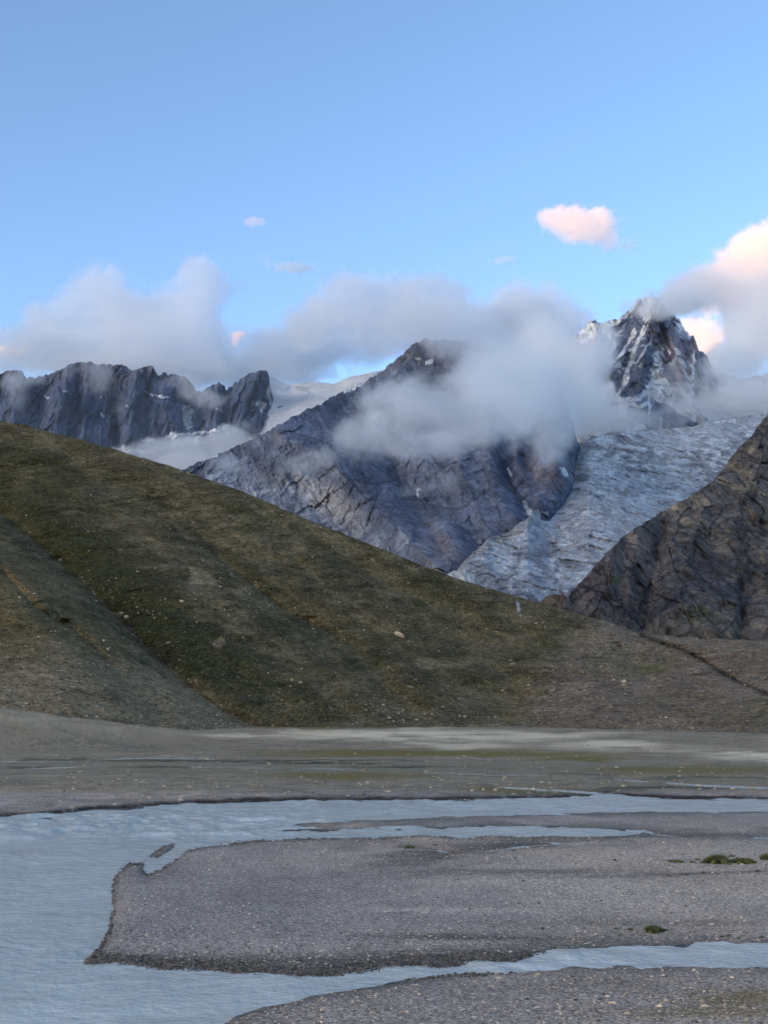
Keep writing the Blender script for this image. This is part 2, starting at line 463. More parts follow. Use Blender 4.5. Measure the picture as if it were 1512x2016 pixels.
# the rest of the valley floor, far to the sides and behind the camera
fl = []
for X in np.linspace(-60000, 60000, 61):
    for Y in np.linspace(-60000, 60000, 61):
        fl.append((X, Y, -4.0 + (-14 if False else 0)))
vf = link_mesh('valley_floor', np.array(fl), grid_faces(61, 61)[:, ::-1], None)
q = NT('valley_soil'); q.basics()
nz = q.noise(0.004, 8, .6)
rp = q.n('ShaderNodeMix', {0: nz, 6: (*tone(80, 78, 72), 1), 7: (*tone(112, 110, 108), 1)}, data_type='RGBA')
q.link(rp.outputs[2], q.b.inputs['Base Color'])
vf.data.materials.append(q.m)
tag(vf, 'brown grey floor of the valley around the river plain', 'ground', kind='structure')

# water: one sheet at the river level, its waves modelled, its milky colour that of glacial melt
wr = np.concatenate((np.linspace(1462, 1560, 60), np.arange(1561, 2025, 1.1), np.linspace(2026, 2600, 120), np.linspace(2620, 3500, 40)))
wc = np.concatenate((np.linspace(-7500, -1215, 100), np.linspace(-1200, -10, 120), np.arange(-8, 1521, 2.0), np.linspace(1522, 2400, 90), np.linspace(2420, 9000, 110)))
WPX, WPY = np.meshgrid(wc, wr)
WD = ground_D(WPY)
WX = (WPX - 756) / F * WD / (CP - (1008 - WPY) / F * SP)
rapid = np.maximum(blob(WPX, WPY, 230, 1622, 420, 30, .6), 0.55 * blob(WPX, WPY, 1060, 1895, 180, 20, .7))
rapid = np.maximum(rapid, 0.5 * blob(WPX, WPY, 900, 1584, 500, 10, .6))
rapid = np.maximum(rapid, 0.35 * blob(WPX, WPY, 80, 1880, 130, 10, .8))
amp = 0.04 + 0.13 * rapid
wz = fbm(WX / 0.9, WD / 1.5, 0, 4, 0.5, seed=31) * amp * 0.7 + fbm(WX / 2.6, WD / 2.6, 0, 3, 0.5, seed=33) * amp
wz = wz * (0.25 + 0.75 * smooth(-4, -40, np.interp(WPY, [1500, 1600], [-4, -40])))
WPT = np.stack((WX, WD, wz), -1)
q = NT('glacial_water')
q.b.inputs['Roughness'].default_value = 0.16
q.b.inputs['IOR'].default_value = 1.33
q.b.inputs['Specular IOR Level'].default_value = 0.5
nz = q.mapr(q.noise(0.14, 6, .62, stretch=(1, .6, 1)), .36, .64, 0, 1)
rp = q.n('ShaderNodeMix', {0: nz, 6: (.60, .57, .48, 1), 7: (.73, .70, .60, 1)}, data_type='RGBA')
fo = q.n('ShaderNodeVertexColor', layer_name='Col').outputs[0]
foam = q.math('MULTIPLY', q.n('ShaderNodeSeparateColor', {0: fo}).outputs[0], q.mapr(q.noise(2.0, 6, .7), 0.56, 0.68, 0, 1))
rp2 = q.n('ShaderNodeMix', {0: foam, 6: rp.outputs[2], 7: (.78, .78, .74, 1)}, data_type='RGBA')
q.link(rp2.outputs[2], q.b.inputs['Base Color'])
q.bump(q.math('ADD', q.noise(1.7, 6, .62, stretch=(1, 0.8, 1)), q.math('MULTIPLY', q.noise(0.4, 4, .6), 1.2)), 0.6, 0.25)
wcol = np.zeros(WPT.shape); wcol[..., 0] = np.clip(rapid, 0, 1)
river = link_mesh('river', WPT, grid_faces(*WPX.shape), q.m, wcol)
tag(river, 'milky blue grey glacial river braiding between gravel bars', 'river', kind='structure')

# ------------------------------------------------------------------ the grassy hill and moraine
HILL_RIDGE = [(-900, 700), (-400, 757), (-200, 790), (0, 829), (50, 837), (100, 851), (170, 868), (235, 888), (330, 915), (400, 940), (480, 968), (560, 1003), (640, 1037), (700, 1060), (760, 1084), (830, 1112), (900, 1139), (1000, 1169), (1060, 1187), (1110, 1200), (1150, 1212), (1200, 1226), (1250, 1243), (1300, 1250), (1360, 1256), (1440, 1259), (1512, 1264), (1800, 1290), (2400, 1330)]
HILL_BASE = [(-900, 1400), (-300, 1398), (0, 1404), (120, 1410), (220, 1430), (300, 1450), (420, 1452), (800, 1453), (1050, 1455), (1180, 1462), (1300, 1474), (1512, 1486), (2400, 1510)]
FRONT_SPUR = [(-500, 985), (-200, 1050), (0, 1108), (60, 1165), (120, 1212), (190, 1256), (260, 1306), (330, 1352), (400, 1392), (470, 1428), (530, 1450)]
GULLY = [(-500, 880), (-150, 945), (0, 1005), (60, 1058), (120, 1105), (180, 1165), (240, 1222), (300, 1282), (350, 1335), (400, 1372), (460, 1410), (530, 1442)]
GULLY2 = [(120, 1215), (170, 1262), (220, 1310), (265, 1362), (310, 1400)]
GULLY3 = [(430, 1098), (500, 1150), (560, 1200), (610, 1225)]
TRENCH = [(1262, 1250), (1300, 1264), (1340, 1278), (1380, 1297), (1420, 1324), (1460, 1345), (1512, 1366), (1640, 1410)]


def hill_relief(PX, PY, P, t):
    X, Y, Z_ = P[..., 0], P[..., 1], P[..., 2]
    d, s = seg_dist(PX, PY, GULLY)
    below = (s > 0)
    r = 44 * np.exp(-d / 46) * np.where(below, 1, 1)                          # the gully cuts back
    d2, s2 = seg_dist(PX, PY, FRONT_SPUR)
    r = r - 30 * np.exp(-d2 / 90) * smooth(1500, 1150, PY * 1.0)
    r = r - 22 * below * smooth(0, 120, d)                                   # all of the front spur stands nearer
    for g, w, a in ((GULLY2, 24, 18), (GULLY3, 18, 15), ([(610, 1225), (690, 1270), (760, 1320)], 22, 9), ([(0, 1120), (70, 1195), (140, 1240)], 16, 12), ([(680, 1105), (800, 1170), (900, 1210)], 26, 9), ([(220, 940), (330, 1000), (420, 1080)], 30, 6), ([(640, 1250), (720, 1320), (800, 1400)], 26, 6), ([(900, 1280), (1000, 1330), (1060, 1420)], 30, 6)):
        dg, _ = seg_dist(PX, PY, g)
        r = r + a * np.exp(-dg / w)
    dt, st = seg_dist(PX, PY, TRENCH)
    r = r + 7 * np.exp(-(dt / 6.5) ** 2) * (.6 + .8 * fbm(PX / 14, PY / 14, 0, 3, seed=47))
    ed = smooth(0, 0.03, t) * smooth(1.0, 0.9, t)
    r = r + 2.2 * fbm((X + 2.2 * Z_) / 50, (Z_ - .4 * X) / 4.5, Y / 90, 4, .6, seed=45)
    r = r + 5.0 * (fbm((PX * .60 - PY * .80) / 30 + .3 * fbm(PX / 90, PY / 90, 0, 3), (PX * .80 + PY * .60) / 260, 0, 4, .55, seed=46, ridged=True) - .5)
    n = 10 * fbm(X / 90, Z_ / 40, Y / 90, 5, 0.5, seed=40) + 2.4 * fbm(X / 14, Z_ / 8, Y / 14, 5, 0.6, seed=41)
    rough = smooth(1000, 1180, PX)
    n = n + rough * 2.2 * fbm(X / 7, Z_ / 4, Y / 7, 4, 0.6, seed=42)
    return r * smooth(1.0, 0.9, t) + n * ed + 0.6 * fbm(X / 5, Z_ / 3, Y / 5, 3, seed=43)


def hill_color(PX, PY, P, t):
    X, Y, Z_ = P[..., 0], P[..., 1], P[..., 2]
    n = fbm(X / 60, Z_ / 22, Y / 60, 6, 0.58, seed=50)
    n2 = fbm(X / 16, Z_ / 6, Y / 16, 6, 0.62, seed=51)
    n3 = fbm((X + 1.9 * Z_) / 70, (Z_ - 0.35 * X) / 5, Y / 80, 5, 0.6, seed=52)   # streaks down the slope
    q_ = lambda cx, cy, rx, ry, s=.7, a=0: blob(PX + 45 * n + 14 * n2, PY + 30 * n - 10 * n2, cx, cy, rx, ry, s, a)
    c = np.broadcast_to(tone(63, 62, 54), P.shape).copy()
    c = mix(c, tone(51, 54, 43), smooth(-0.1, 0.7, n + 0.4 * n3))
    c = mix(c, tone(79, 76, 67), smooth(0.0, 0.8, n2 * 0.8 + n3 * 0.7) * 0.85)
    c = mix(c, tone(42, 42, 33), smooth(0.2, 0.8, -n2 * 0.8 - n3 * 0.6) * 0.6)
    d, s = seg_dist(PX, PY, GULLY)
    front = (s > 0)
    gs = fbm((PX * .60 - PY * .80) / 30 + .3 * fbm(PX / 90, PY / 90, 0, 3), (PX * .80 + PY * .60) / 260, 0, 4, .55, seed=46, ridged=True)
    c = mix(c, tone(42, 46, 36), smooth(.42, .22, gs) * .55)
    c = mix(c, tone(84, 82, 74), smooth(.62, .8, gs + .2 * n2) * .5)
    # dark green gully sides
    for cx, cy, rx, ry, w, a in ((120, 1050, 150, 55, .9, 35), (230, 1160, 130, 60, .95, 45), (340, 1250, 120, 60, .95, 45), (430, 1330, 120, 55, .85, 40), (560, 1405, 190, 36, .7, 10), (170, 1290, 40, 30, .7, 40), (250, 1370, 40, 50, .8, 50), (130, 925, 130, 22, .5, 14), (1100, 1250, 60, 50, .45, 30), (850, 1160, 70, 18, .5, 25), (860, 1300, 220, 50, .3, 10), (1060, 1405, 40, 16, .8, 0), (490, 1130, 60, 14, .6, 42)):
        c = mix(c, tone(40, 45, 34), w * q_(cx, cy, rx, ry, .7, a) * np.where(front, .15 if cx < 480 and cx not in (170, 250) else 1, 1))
    # green-brown front spur, grey scree lower on it
    d, s = seg_dist(PX, PY, GULLY)
    front = (s > 0)
    c = mix(c, tone(88, 81, 66), front * smooth(4, 50, d + 20 * n2) * 0.55)
    c = mix(c, tone(108, 102, 94), front * smooth(1235, 1330, PY - 0.12 * PX + 26 * n2) * 0.85)
    c = mix(c, tone(72, 66, 60), front * blob(PX, PY, 90, 1370, 170, 38, .8) * smooth(-0.2, 0.5, n2) * 0.9)
    c = mix(c, tone(96, 90, 80), q_(430, 1395, 80, 22, .8, 35) * 0.7)
    # pale bare patches
    for cx, cy, rx, ry, w in ((385, 1137, 13, 15, .9), (412, 1142, 9, 10, .7), (430, 1265, 13, 14, .6), (690, 1345, 40, 16, .25), (470, 1165, 14, 9, .4), (1030, 1222, 26, 5, .4), (880, 1305, 60, 12, .35)):
        c = mix(c, tone(104, 99, 90), w * smooth(.3, .7, blob(PX + 14 * n2, PY + 10 * n2, cx, cy, rx, ry, .6) + .35 * n3))
    # grey scree at the foot of the middle slope
    c = mix(c, tone(83, 82, 77), smooth(1330, 1430, PY + 30 * n2) * (~front) * (0.5 + 0.3 * n3))
    # moraine on the right: grey with a purple cast
    mor = smooth(1040, 1170, PX + 0.35 * (PY - 1300) + 45 * n + 15 * n2 - 0.55 * np.clip(1300 - PY, -60, 60))
    mc = np.broadcast_to(tone(88, 85, 86), P.shape) * (1 + 0.16 * n2 + 0.10 * n)[..., None]
    mc = mix(mc, tone(78, 78, 66), smooth(0.05, 0.6, n + 0.4 * n3) * 0.5)
    mc = mix(mc, tone(96, 93, 86), smooth(1390, 1450, PY - 0.02 * PX + 20 * n2) * 0.6)
    mc = mix(mc, tone(68, 72, 48), 0.7 * blob(PX + 20 * n2, PY, 1284, 1318, 26, 8, .8))
    c = np.where((mor > 0)[..., None], c * (1 - mor[..., None]) + mc * mor[..., None], c)
    dt, st = seg_dist(PX, PY, TRENCH)
    c = mix(c, tone(30, 30, 31), np.exp(-(np.clip(dt + 2.5 * n2, 0, 99) / 5.5) ** 2) * 0.9)
    # gully bed: pale stones
    c = mix(c, tone(96, 98, 96), np.exp(-((d - 1) / 4.5) ** 2) * smooth(0.0, 0.4, n2) * smooth(1100, 1180, PY) * smooth(1420, 1360, PY) * 0.6)
    n4 = fbm(X / 3.2, Z_ / 1.6, Y / 3.2, 4, .65, seed=53)
    return c * (1 + 0.12 * n2 + .32 * n4)[..., None] * (1.12, 1.18, 1.20)


hill_mat = terrain_mat('hill_turf', [(0.35, 1.2), (1.2, 1.2), (0.06, 0.5)], 1.15, (1.0, 0.6), speck=(0.42, 0.27, 2.4))
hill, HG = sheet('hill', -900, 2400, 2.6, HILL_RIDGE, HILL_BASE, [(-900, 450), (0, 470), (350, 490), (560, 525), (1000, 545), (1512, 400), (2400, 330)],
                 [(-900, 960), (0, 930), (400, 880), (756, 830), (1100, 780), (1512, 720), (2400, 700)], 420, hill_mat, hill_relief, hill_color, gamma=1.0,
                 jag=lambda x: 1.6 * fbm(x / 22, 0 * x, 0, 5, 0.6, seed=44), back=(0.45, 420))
tag(hill, 'grassy brown hillside scattered with pale stones, grey moraine at its right end', 'hillside', kind='structure')

# ------------------------------------------------------------------ right-hand rock spur
SPUR_RIDGE = [(1098, 1200), (1105, 1194), (1120, 1172), (1150, 1138), (1180, 1104), (1200, 1082), (1225, 1058), (1250, 1040), (1275, 1024), (1300, 1010), (1350, 981), (1400, 950), (1430, 915), (1450, 888), (1480, 856), (1512, 815), (1600, 740), (1800, 640), (2400, 520)]
SPUR_BASE = [(1098, 1240), (1200, 1265), (1300, 1275), (1512, 1290), (2400, 1340)]


def ridge_tent(PX, PY, lines):
    r = 0
    for pts_, w, a in lines:
        d, _ = seg_dist(PX, PY, pts_)
        r = r + a * np.maximum(0, 1 - d / w) ** 1.2
    return r


def rock_relief(scale, amp, vstretch=1.0, lines=(), seed=60, fine=1.0, edge=0.06, fs=30.0, fa=9.0, st=(-90, 16, 60, 10)):
    def fn(PX, PY, P, t):
        X, Y, Z_ = P[..., 0], P[..., 1], P[..., 2]
        w = fbm(X / scale, Z_ / scale, Y / scale, 3, seed=seed + 9) * 0.5
        n = fbm(X / scale + w, Z_ / (scale * vstretch) + w * 0.5, Y / (scale * 3), 7, 0.56, seed=seed, ridged=True)
        n2 = fbm(X / (scale * .16) + w, Z_ / (scale * .3 * vstretch), Y / (scale * .6), 5, 0.62, seed=seed + 3, ridged=True)
        r = -amp * (n - 0.5) - 0.22 * fine * amp * (n2 - 0.5)
        ca, sa = math.cos(math.radians(st[0])), math.sin(math.radians(st[0]))
        u, v = X * ca + Z_ * sa, -X * sa + Z_ * ca
        r = r - st[3] * (fbm(u / st[2] + .6 * w, v / st[1] + w, Y / 400, 5, .6, seed=seed + 5, ridged=True) - .5)
        r = r - .4 * st[3] * (fbm(u / st[2] * 2.3, v / st[1] * 3.1 + w, Y / 400, 4, .65, seed=seed + 6, ridged=True) - .5)
        if fa:
            k = (Z_ + .35 * X) / (fs * vstretch)
            r = r + fa * facets(X / fs + 1.2 * w, k + w, seed) + .42 * fa * facets(X / (fs * .34) + w, k * 2.6, seed + 1) + 1.3 * fa * facets((X - .4 * Z_) / (fs * 2.6) + w, k * .36, seed + 2)
        return r * smooth(0, edge, t) + ridge_tent(PX, PY, lines)
    return fn


SPUR_LINES = [([(1300, 1012), (1290, 1100), (1275, 1200), (1265, 1260)], 40, 26), ([(1460, 1150), (1462, 1200), (1455, 1260)], 14, 18), ([(1500, 1110), (1470, 1170)], 26, 14),
              ([(1400, 955), (1360, 1080), (1330, 1220)], 60, -24), ([(1512, 880), (1450, 1010), (1410, 1130), (1390, 1230)], 70, -30), ([(1200, 1090), (1180, 1200)], 50, -14), ([(1230, 1055), (1215, 1180)], 22, 12),
              ([(1512, 1000), (1350, 1060), (1200, 1110)], 26, -8), ([(1512, 1195), (1400, 1180), (1290, 1210)], 16, -12), ([(1512, 1170), (1480, 1180), (1470, 1230)], 18, 12)]


def spur_color(PX, PY, P, t):
    X, Y, Z_ = P[..., 0], P[..., 1], P[..., 2]
    n = fbm(X / 80, Z_ / 80, Y / 80, 6, .6, seed=70)
    n2 = fbm((X + .5 * Z_) / 14, (Z_ - .3 * X) / 24, Y / 60, 6, .66, seed=71)
    c = np.broadcast_to(tone(68, 68, 73), P.shape) * (1 + 0.4 * n2)[..., None]
    c = mix(c, tone(50, 52, 61), smooth(-0.1, .6, n))
    c = mix(c, tone(88, 85, 81), smooth(0.0, .5, n2) * (0.35 + 0.9 * smooth(1150, 900, PY + 60 * n)) * .8)
    c = mix(c, tone(68, 61, 68), smooth(1290, 1120, PX + 50 * n) * 0.6)
    c = mix(c, tone(52, 60, 42), (blob(PX, PY, 1212, 1141, 12, 9, .8) + .7 * blob(PX + 30 * n2, PY, 1380, 1210, 40, 14, .8)) * .8)
    c = mix(c, tone(86, 83, 74), smooth(1190, 1250, PY - 0.06 * (PX - 1200) + 18 * n2) * .35)
    return c * (1.6, 1.85, 2.2)


spur_mat = terrain_mat('spur_rock', [(0.05, .8), (0.25, 1.0), (1.0, 0.7)], 0.8, (0.9, 1.6), joints=[(.035, .06, .5), (.13, .07, .4)])
o, _ = sheet('rock_spur', 1098, 2400, 2.0, SPUR_RIDGE, SPUR_BASE, [(1098, 1000), (1512, 880), (2400, 700)], [(1098, 1040), (1300, 1220), (1512, 1450), (2400, 1500)], 300, spur_mat,
             rock_relief(110, 28, 2.2, SPUR_LINES, 62, .7, fs=10, fa=5, st=(-72, 12, 60, 12)), spur_color, jag=lambda x: 2.2 * fbm(x / 14, 0 * x, 0, 4, .6, seed=63) + 2.5 * facets(x / 9, 0 * x, 63), back=(0.7, 500))
tag(o, 'steep brown and grey rock spur rising on the right above the moraine', 'mountain', kind='structure')

# the little brown mound at the glacier's tongue
o, _ = sheet('terrain_mound', 1040, 1150, 1.5, [(1040, 1196), (1060, 1188), (1075, 1174), (1095, 1170), (1112, 1172), (1130, 1190), (1150, 1205)], [(1040, 1230), (1150, 1250)], 1060, 1120, 40,
             spur_mat, rock_relief(30, 8, 1, (), 66, fa=0), lambda PX, PY, P, t: np.broadcast_to(tone(92, 88, 86), P.shape).copy(), back=(.5, 60))
tag(o, 'low smooth grey brown mound at the tip of the glacier', 'mound', kind='structure')

# ------------------------------------------------------------------ glacier
GL_TOP = [(880, 1150), (902, 1124), (914, 1103), (930, 1086), (960, 1062), (1000, 1046), (1040, 1018), (1080, 985), (1100, 955), (1122, 915), (1140, 880), (1160, 862), (1200, 852), (1280, 846), (1340, 842), (1370, 838), (1400, 829), (1440, 822), (1480, 818), (1512, 812), (1700, 790)]
GL_BASE = [(880, 1210), (1700, 1240)]


def gl_relief(PX, PY, P, t):
    X, Y, Z_ = P[..., 0], P[..., 1], P[..., 2]
    n = fbm(X / 42, Z_ / 60, Y / 900, 5, .62, seed=80, ridged=True)
    n2 = fbm(X / 13, Z_ / 20, Y / 400, 4, .65, seed=81, ridged=True)
    big = fbm(X / 400, Z_ / 150, 0, 3, seed=84)
    return -34 * (n - .5) - 16 * (n2 - .5) + 50 * big + 9 * facets((X + .5 * Z_) / 26, Z_ / 24, 80) + 5 * facets(X / 10, Z_ / 10, 81)


def gl_color(PX, PY, P, t):
    X, Y, Z_ = P[..., 0], P[..., 1], P[..., 2]
    n = fbm(X / 160, Z_ / 90, 0, 6, .6, seed=82)
    n2 = fbm(X / 24, Z_ / 20, 0, 6, .72, seed=83)
    fl = fbm((PX * .83 + PY * .55) / 11, (PY * .83 - PX * .55) / 110, 0, 5, .6, seed=86)
    fc = facets((X + .5 * Z_) / 26, Z_ / 24, 80)
    c = np.broadcast_to(np.array((.56, .56, .58)), P.shape) * (1 + 0.26 * n2)[..., None]
    c = mix(c, np.array((.36, .35, .36)), smooth(0.0, .6, n + .5 * fl) * .85)                          # debris
    c = mix(c, np.array((.20, .20, .22)), smooth(0.2, .5, n2 + .2 * n) * .8)
    c = mix(c, np.array((.82, .85, .87)), smooth(0.05, .4, -n2 + .3 * fc - .2 * fl) * .95)                # clean ice
    for cx, cy, rx, ry, w, a in ((1100, 1110, 60, 9, .6, -35), (1270, 990, 30, 16, .8, -30), (1090, 1040, 30, 12, .7, -40), (1075, 1160, 40, 14, .7, -20), (1380, 880, 80, 24, .35, -20), (1130, 1150, 60, 12, .5, -50), (1030, 1060, 24, 14, .5, -50), (1200, 1040, 30, 10, .5, -30), (1450, 840, 60, 12, .4, -10)):
        c = mix(c, np.array((.74, .80, .86)), w * blob(PX + 26 * n2, PY + 16 * n2, cx, cy, rx, ry, .8, a) * (.6 + .6 * n2))
    d, _ = seg_dist(PX, PY, [(860, 1120), (915, 1092), (960, 1066), (1000, 1050), (1045, 1018), (1085, 985), (1105, 955), (1125, 918)])
    c = mix(c, np.array((.62, .58, .52)), np.exp(-((d - 7 + 4 * n2) / 6.5) ** 2) * .9)
    c = mix(c, np.array((.34, .33, .33)), smooth(1000, 940, PX + 20 * n) * smooth(1090, 1120, PY) * .6)
    return np.clip(c, .02, .9)


gl_mat = terrain_mat('glacier_ice', [(0.03, 1.0), (0.12, 1.0)], 0.8, (1.0, 5.0), rough=0.7, spec=0.2)
o, _ = sheet('glacier', 880, 1700, 1.8, GL_TOP, GL_BASE, 1500, [(860, 1750), (915, 1800), (1040, 2100), (1140, 2900), (1300, 3300), (1512, 3600), (1700, 3700)], 300, gl_mat, gl_relief, gl_color,
             gamma=1.3, jag=lambda x: (3 + 4 * smooth(1150, 1100, x)) * fbm(x / 9, 0 * x, 0, 4, .65, seed=85), back=(.25, 900))
tag(o, 'broken grey blue icefall of the glacier between the two rock faces', 'glacier', kind='structure')
o, _ = sheet('snow_patch', 876, 946, 1.2, [(876, 1133), (885, 1128), (893, 1123), (902, 1124), (915, 1123), (925, 1129), (934, 1132), (940, 1140), (946, 1150)], [(876, 1160), (946, 1175)], 1440, 1480, 40,
             terrain_mat('dirty_snow', [(0.1, 1.0), (.5, .8)], .5, (.6, 2)), rock_relief(30, 8, 1, (), 88, fa=0), lambda PX, PY, P, t: np.broadcast_to(np.array((.5, .49, .47)), P.shape) * (1 + .25 * fbm(PX / 7, PY / 4, 0, 5, .6, seed=89))[..., None], back=(.5, 60))
tag(o, 'rounded dirty white snow patch at the glacier edge', 'snow patch', kind='structure')

# ------------------------------------------------------------------ mountains
def snow_blobs(c, PX, PY, n, lst, col=SNOW):
    for cx, cy, rx, ry, w, a in lst:
        c = mix(c, col, w * smooth(.35, .65, blob(PX + 9 * n, PY + 9 * n, cx, cy, rx, ry, .6, a) + .25 * n))
    return c


# central mountain
CM_RIDGE = [(300, 965), (365, 921), (400, 907), (440, 890), (480, 872), (520, 853), (560, 829), (600, 809), (640, 790), (670, 772), (700, 759), (730, 744), (750, 734), (775, 712), (800, 690), (815, 676), (835, 668), (860, 668), (885, 671), (905, 668), (930, 682), (960, 690), (985, 703), (1000, 722), (1016, 728), (1030, 760), (1052, 776), (1066, 772), (1078, 782), (1092, 770), (1108, 778), (1118, 800), (1121, 818), (1131, 836), (1132, 858), (1143, 878), (1141, 900), (1152, 930)]
CM_BASE = [(300, 1010), (500, 1090), (700, 1180), (880, 1210), (1000, 1130), (1060, 1060), (1120, 985), (1152, 945)]
CM_LINES = [([(560, 862), (640, 900), (720, 985), (800, 1060), (870, 1130)], 90, -150), ([(855, 668), (905, 740), (960, 830), (985, 930), (1000, 1020)], 70, -90), ([(1095, 770), (1080, 850), (1100, 930), (1115, 960)], 60, -110),
            ([(985, 880), (1000, 950), (1040, 1005)], 30, 90), ([(700, 800), (780, 920), (840, 1000)], 70, 110), ([(850, 1000), (900, 1080)], 40, -50), ([(800, 690), (770, 760), (700, 830)], 40, -60), ([(780, 930), (830, 1020), (870, 1085)], 22, 35), ([(900, 900), (930, 980), (960, 1050)], 30, -45), ([(1030, 900), (1060, 960)], 16, 40)]


def cm_color(PX, PY, P, t):
    X, Y, Z_ = P[..., 0], P[..., 1], P[..., 2]
    n = fbm(X / 300, Z_ / 300, Y / 300, 6, .6, seed=90)
    n2 = fbm((X + .5 * Z_) / 40, Z_ / 120, 0, 6, .65, seed=91)
    c = np.broadcast_to(tone(66, 73, 92), P.shape) * (1 + 0.36 * n2)[..., None]
    c = mix(c, tone(50, 58, 80), smooth(-0.1, .7, n) * .8)
    c = mix(c, tone(72, 70, 80), smooth(760, 680, PY + 30 * n) * .7)
    # pale scree slopes of the lower left shoulder
    d, s = seg_dist(PX, PY, [(540, 860), (640, 905), (720, 985), (800, 1060), (880, 1140)])
    stripe = fbm((X * .8 + Z_ * 1.0) / 90, (Z_ - X * .5) / 14, 0, 5, .6, seed=93)
    c = mix(c, tone(98, 104, 118), (s > 0) * smooth(0, 60, d + 25 * n) * smooth(880, 960, PY + 20 * n2) * np.clip(.55 + .55 * stripe, 0, 1))
    c = mix(c, tone(112, 112, 118), blob(PX + 22 * n2, PY + 15 * n2, 650, 985, 55, 24, .8, 30) * .6)
    c = mix(c, tone(104, 107, 116), np.exp(-(d / 9) ** 2) * smooth(.0, .5, n2) * .5)
    c = mix(c, tone(80, 80, 90), blob(PX + 18 * n2, PY, 880, 1085, 60, 28, .8, 40) * .8)
    c = mix(c, tone(80, 79, 90), blob(PX, PY, 1060, 935, 60, 34, .8) * .6)
    c = mix(c, tone(40, 46, 70), blob(PX + 10 * n2, PY, 995, 915, 20, 42, .7, -8) * .8)
    c = np.clip(c * (1.5, 1.78, 2.2), 0, .8)  # lighter, bluer tint: some distance haze painted into the rock
    c = snow_blobs(c, PX, PY, n2, [(842, 710, 10, 4, .9, -30), (822, 704, 5, 3, .8, -40), (1003, 930, 3, 9, .9, -25), (1040, 1004, 16, 5, .95, 60), (1030, 990, 5, 9, .9, -20), (822, 968, 9, 3, .8, -60), (1112, 930, 5, 12, .8, -30), (1068, 1005, 8, 4, .7, 0)])
    c = snow_blobs(c, PX, PY, n2, [(715, 750, 34, 5, .95, -30), (690, 764, 18, 4, .9, -28)])
    return c


rock_mat = terrain_mat('mountain_rock', [(0.012, .7), (0.05, 1.0), (0.2, 0.8)], 0.75, (0.8, 5.0), joints=[(.012, .05, .26), (.045, .07, .28)], stretch=(1, 1, .6))
o, _ = sheet('mountain', 300, 1152, 1.8, CM_RIDGE, CM_BASE, [(300, 2500), (700, 1900), (880, 1650), (1060, 1980), (1152, 2750)], [(300, 2600), (520, 2800), (860, 3300), (1060, 3250), (1152, 2900)], 320, rock_mat,
             rock_relief(260, 90, 2.2, CM_LINES, 94, .7, fs=28, fa=9, st=(-62, 24, 150, 34)), cm_color, jag=lambda x: 2.4 * fbm(x / 12, 0 * x, 0, 5, .65, seed=95) + 3.4 * facets(x / 7, 0 * x, 95), back=(.9, 700))
tag(o, 'dark central mountain with a cloud wrapped summit and pale scree shoulder', 'mountain', kind='structure')

# left cliffs
LC_RIDGE = [(-900, 780), (-500, 735), (-200, 752), (0, 738), (15, 731), (30, 727), (42, 731), (55, 745), (80, 742), (105, 734), (130, 722), (150, 713), (165, 713), (180, 711), (186, 717), (215, 717), (222, 721), (240, 717), (266, 730), (282, 721), (300, 723), (312, 737), (330, 736), (345, 736), (362, 742), (372, 750), (392, 772), (405, 766), (418, 757), (430, 750), (438, 758), (446, 766), (460, 756), (475, 745), (490, 735), (505, 730), (520, 730), (528, 734), (531, 752), (536, 775), (540, 800), (548, 850)]
LC_BASE = [(-900, 960), (0, 960), (230, 940), (330, 895), (420, 866), (480, 850), (548, 862)]
LC_LINES = [([(85, 740), (75, 850), (70, 900)], 26, 70), ([(172, 712), (165, 860)], 18, -80), ([(205, 720), (228, 790), (232, 890)], 16, 90), ([(130, 725), (110, 860)], 36, -110), ([(270, 730), (262, 800), (255, 860)], 24, -80),
            ([(305, 725), (345, 850)], 30, -60), ([(365, 745), (372, 830)], 16, 100), ([(430, 752), (425, 830)], 26, -60), ([(512, 730), (480, 800), (470, 840)], 34, -120), ([(445, 768), (440, 830)], 12, 80), ([(30, 730), (25, 850)], 26, -70), ([(288, 722), (285, 880)], 12, 60)]


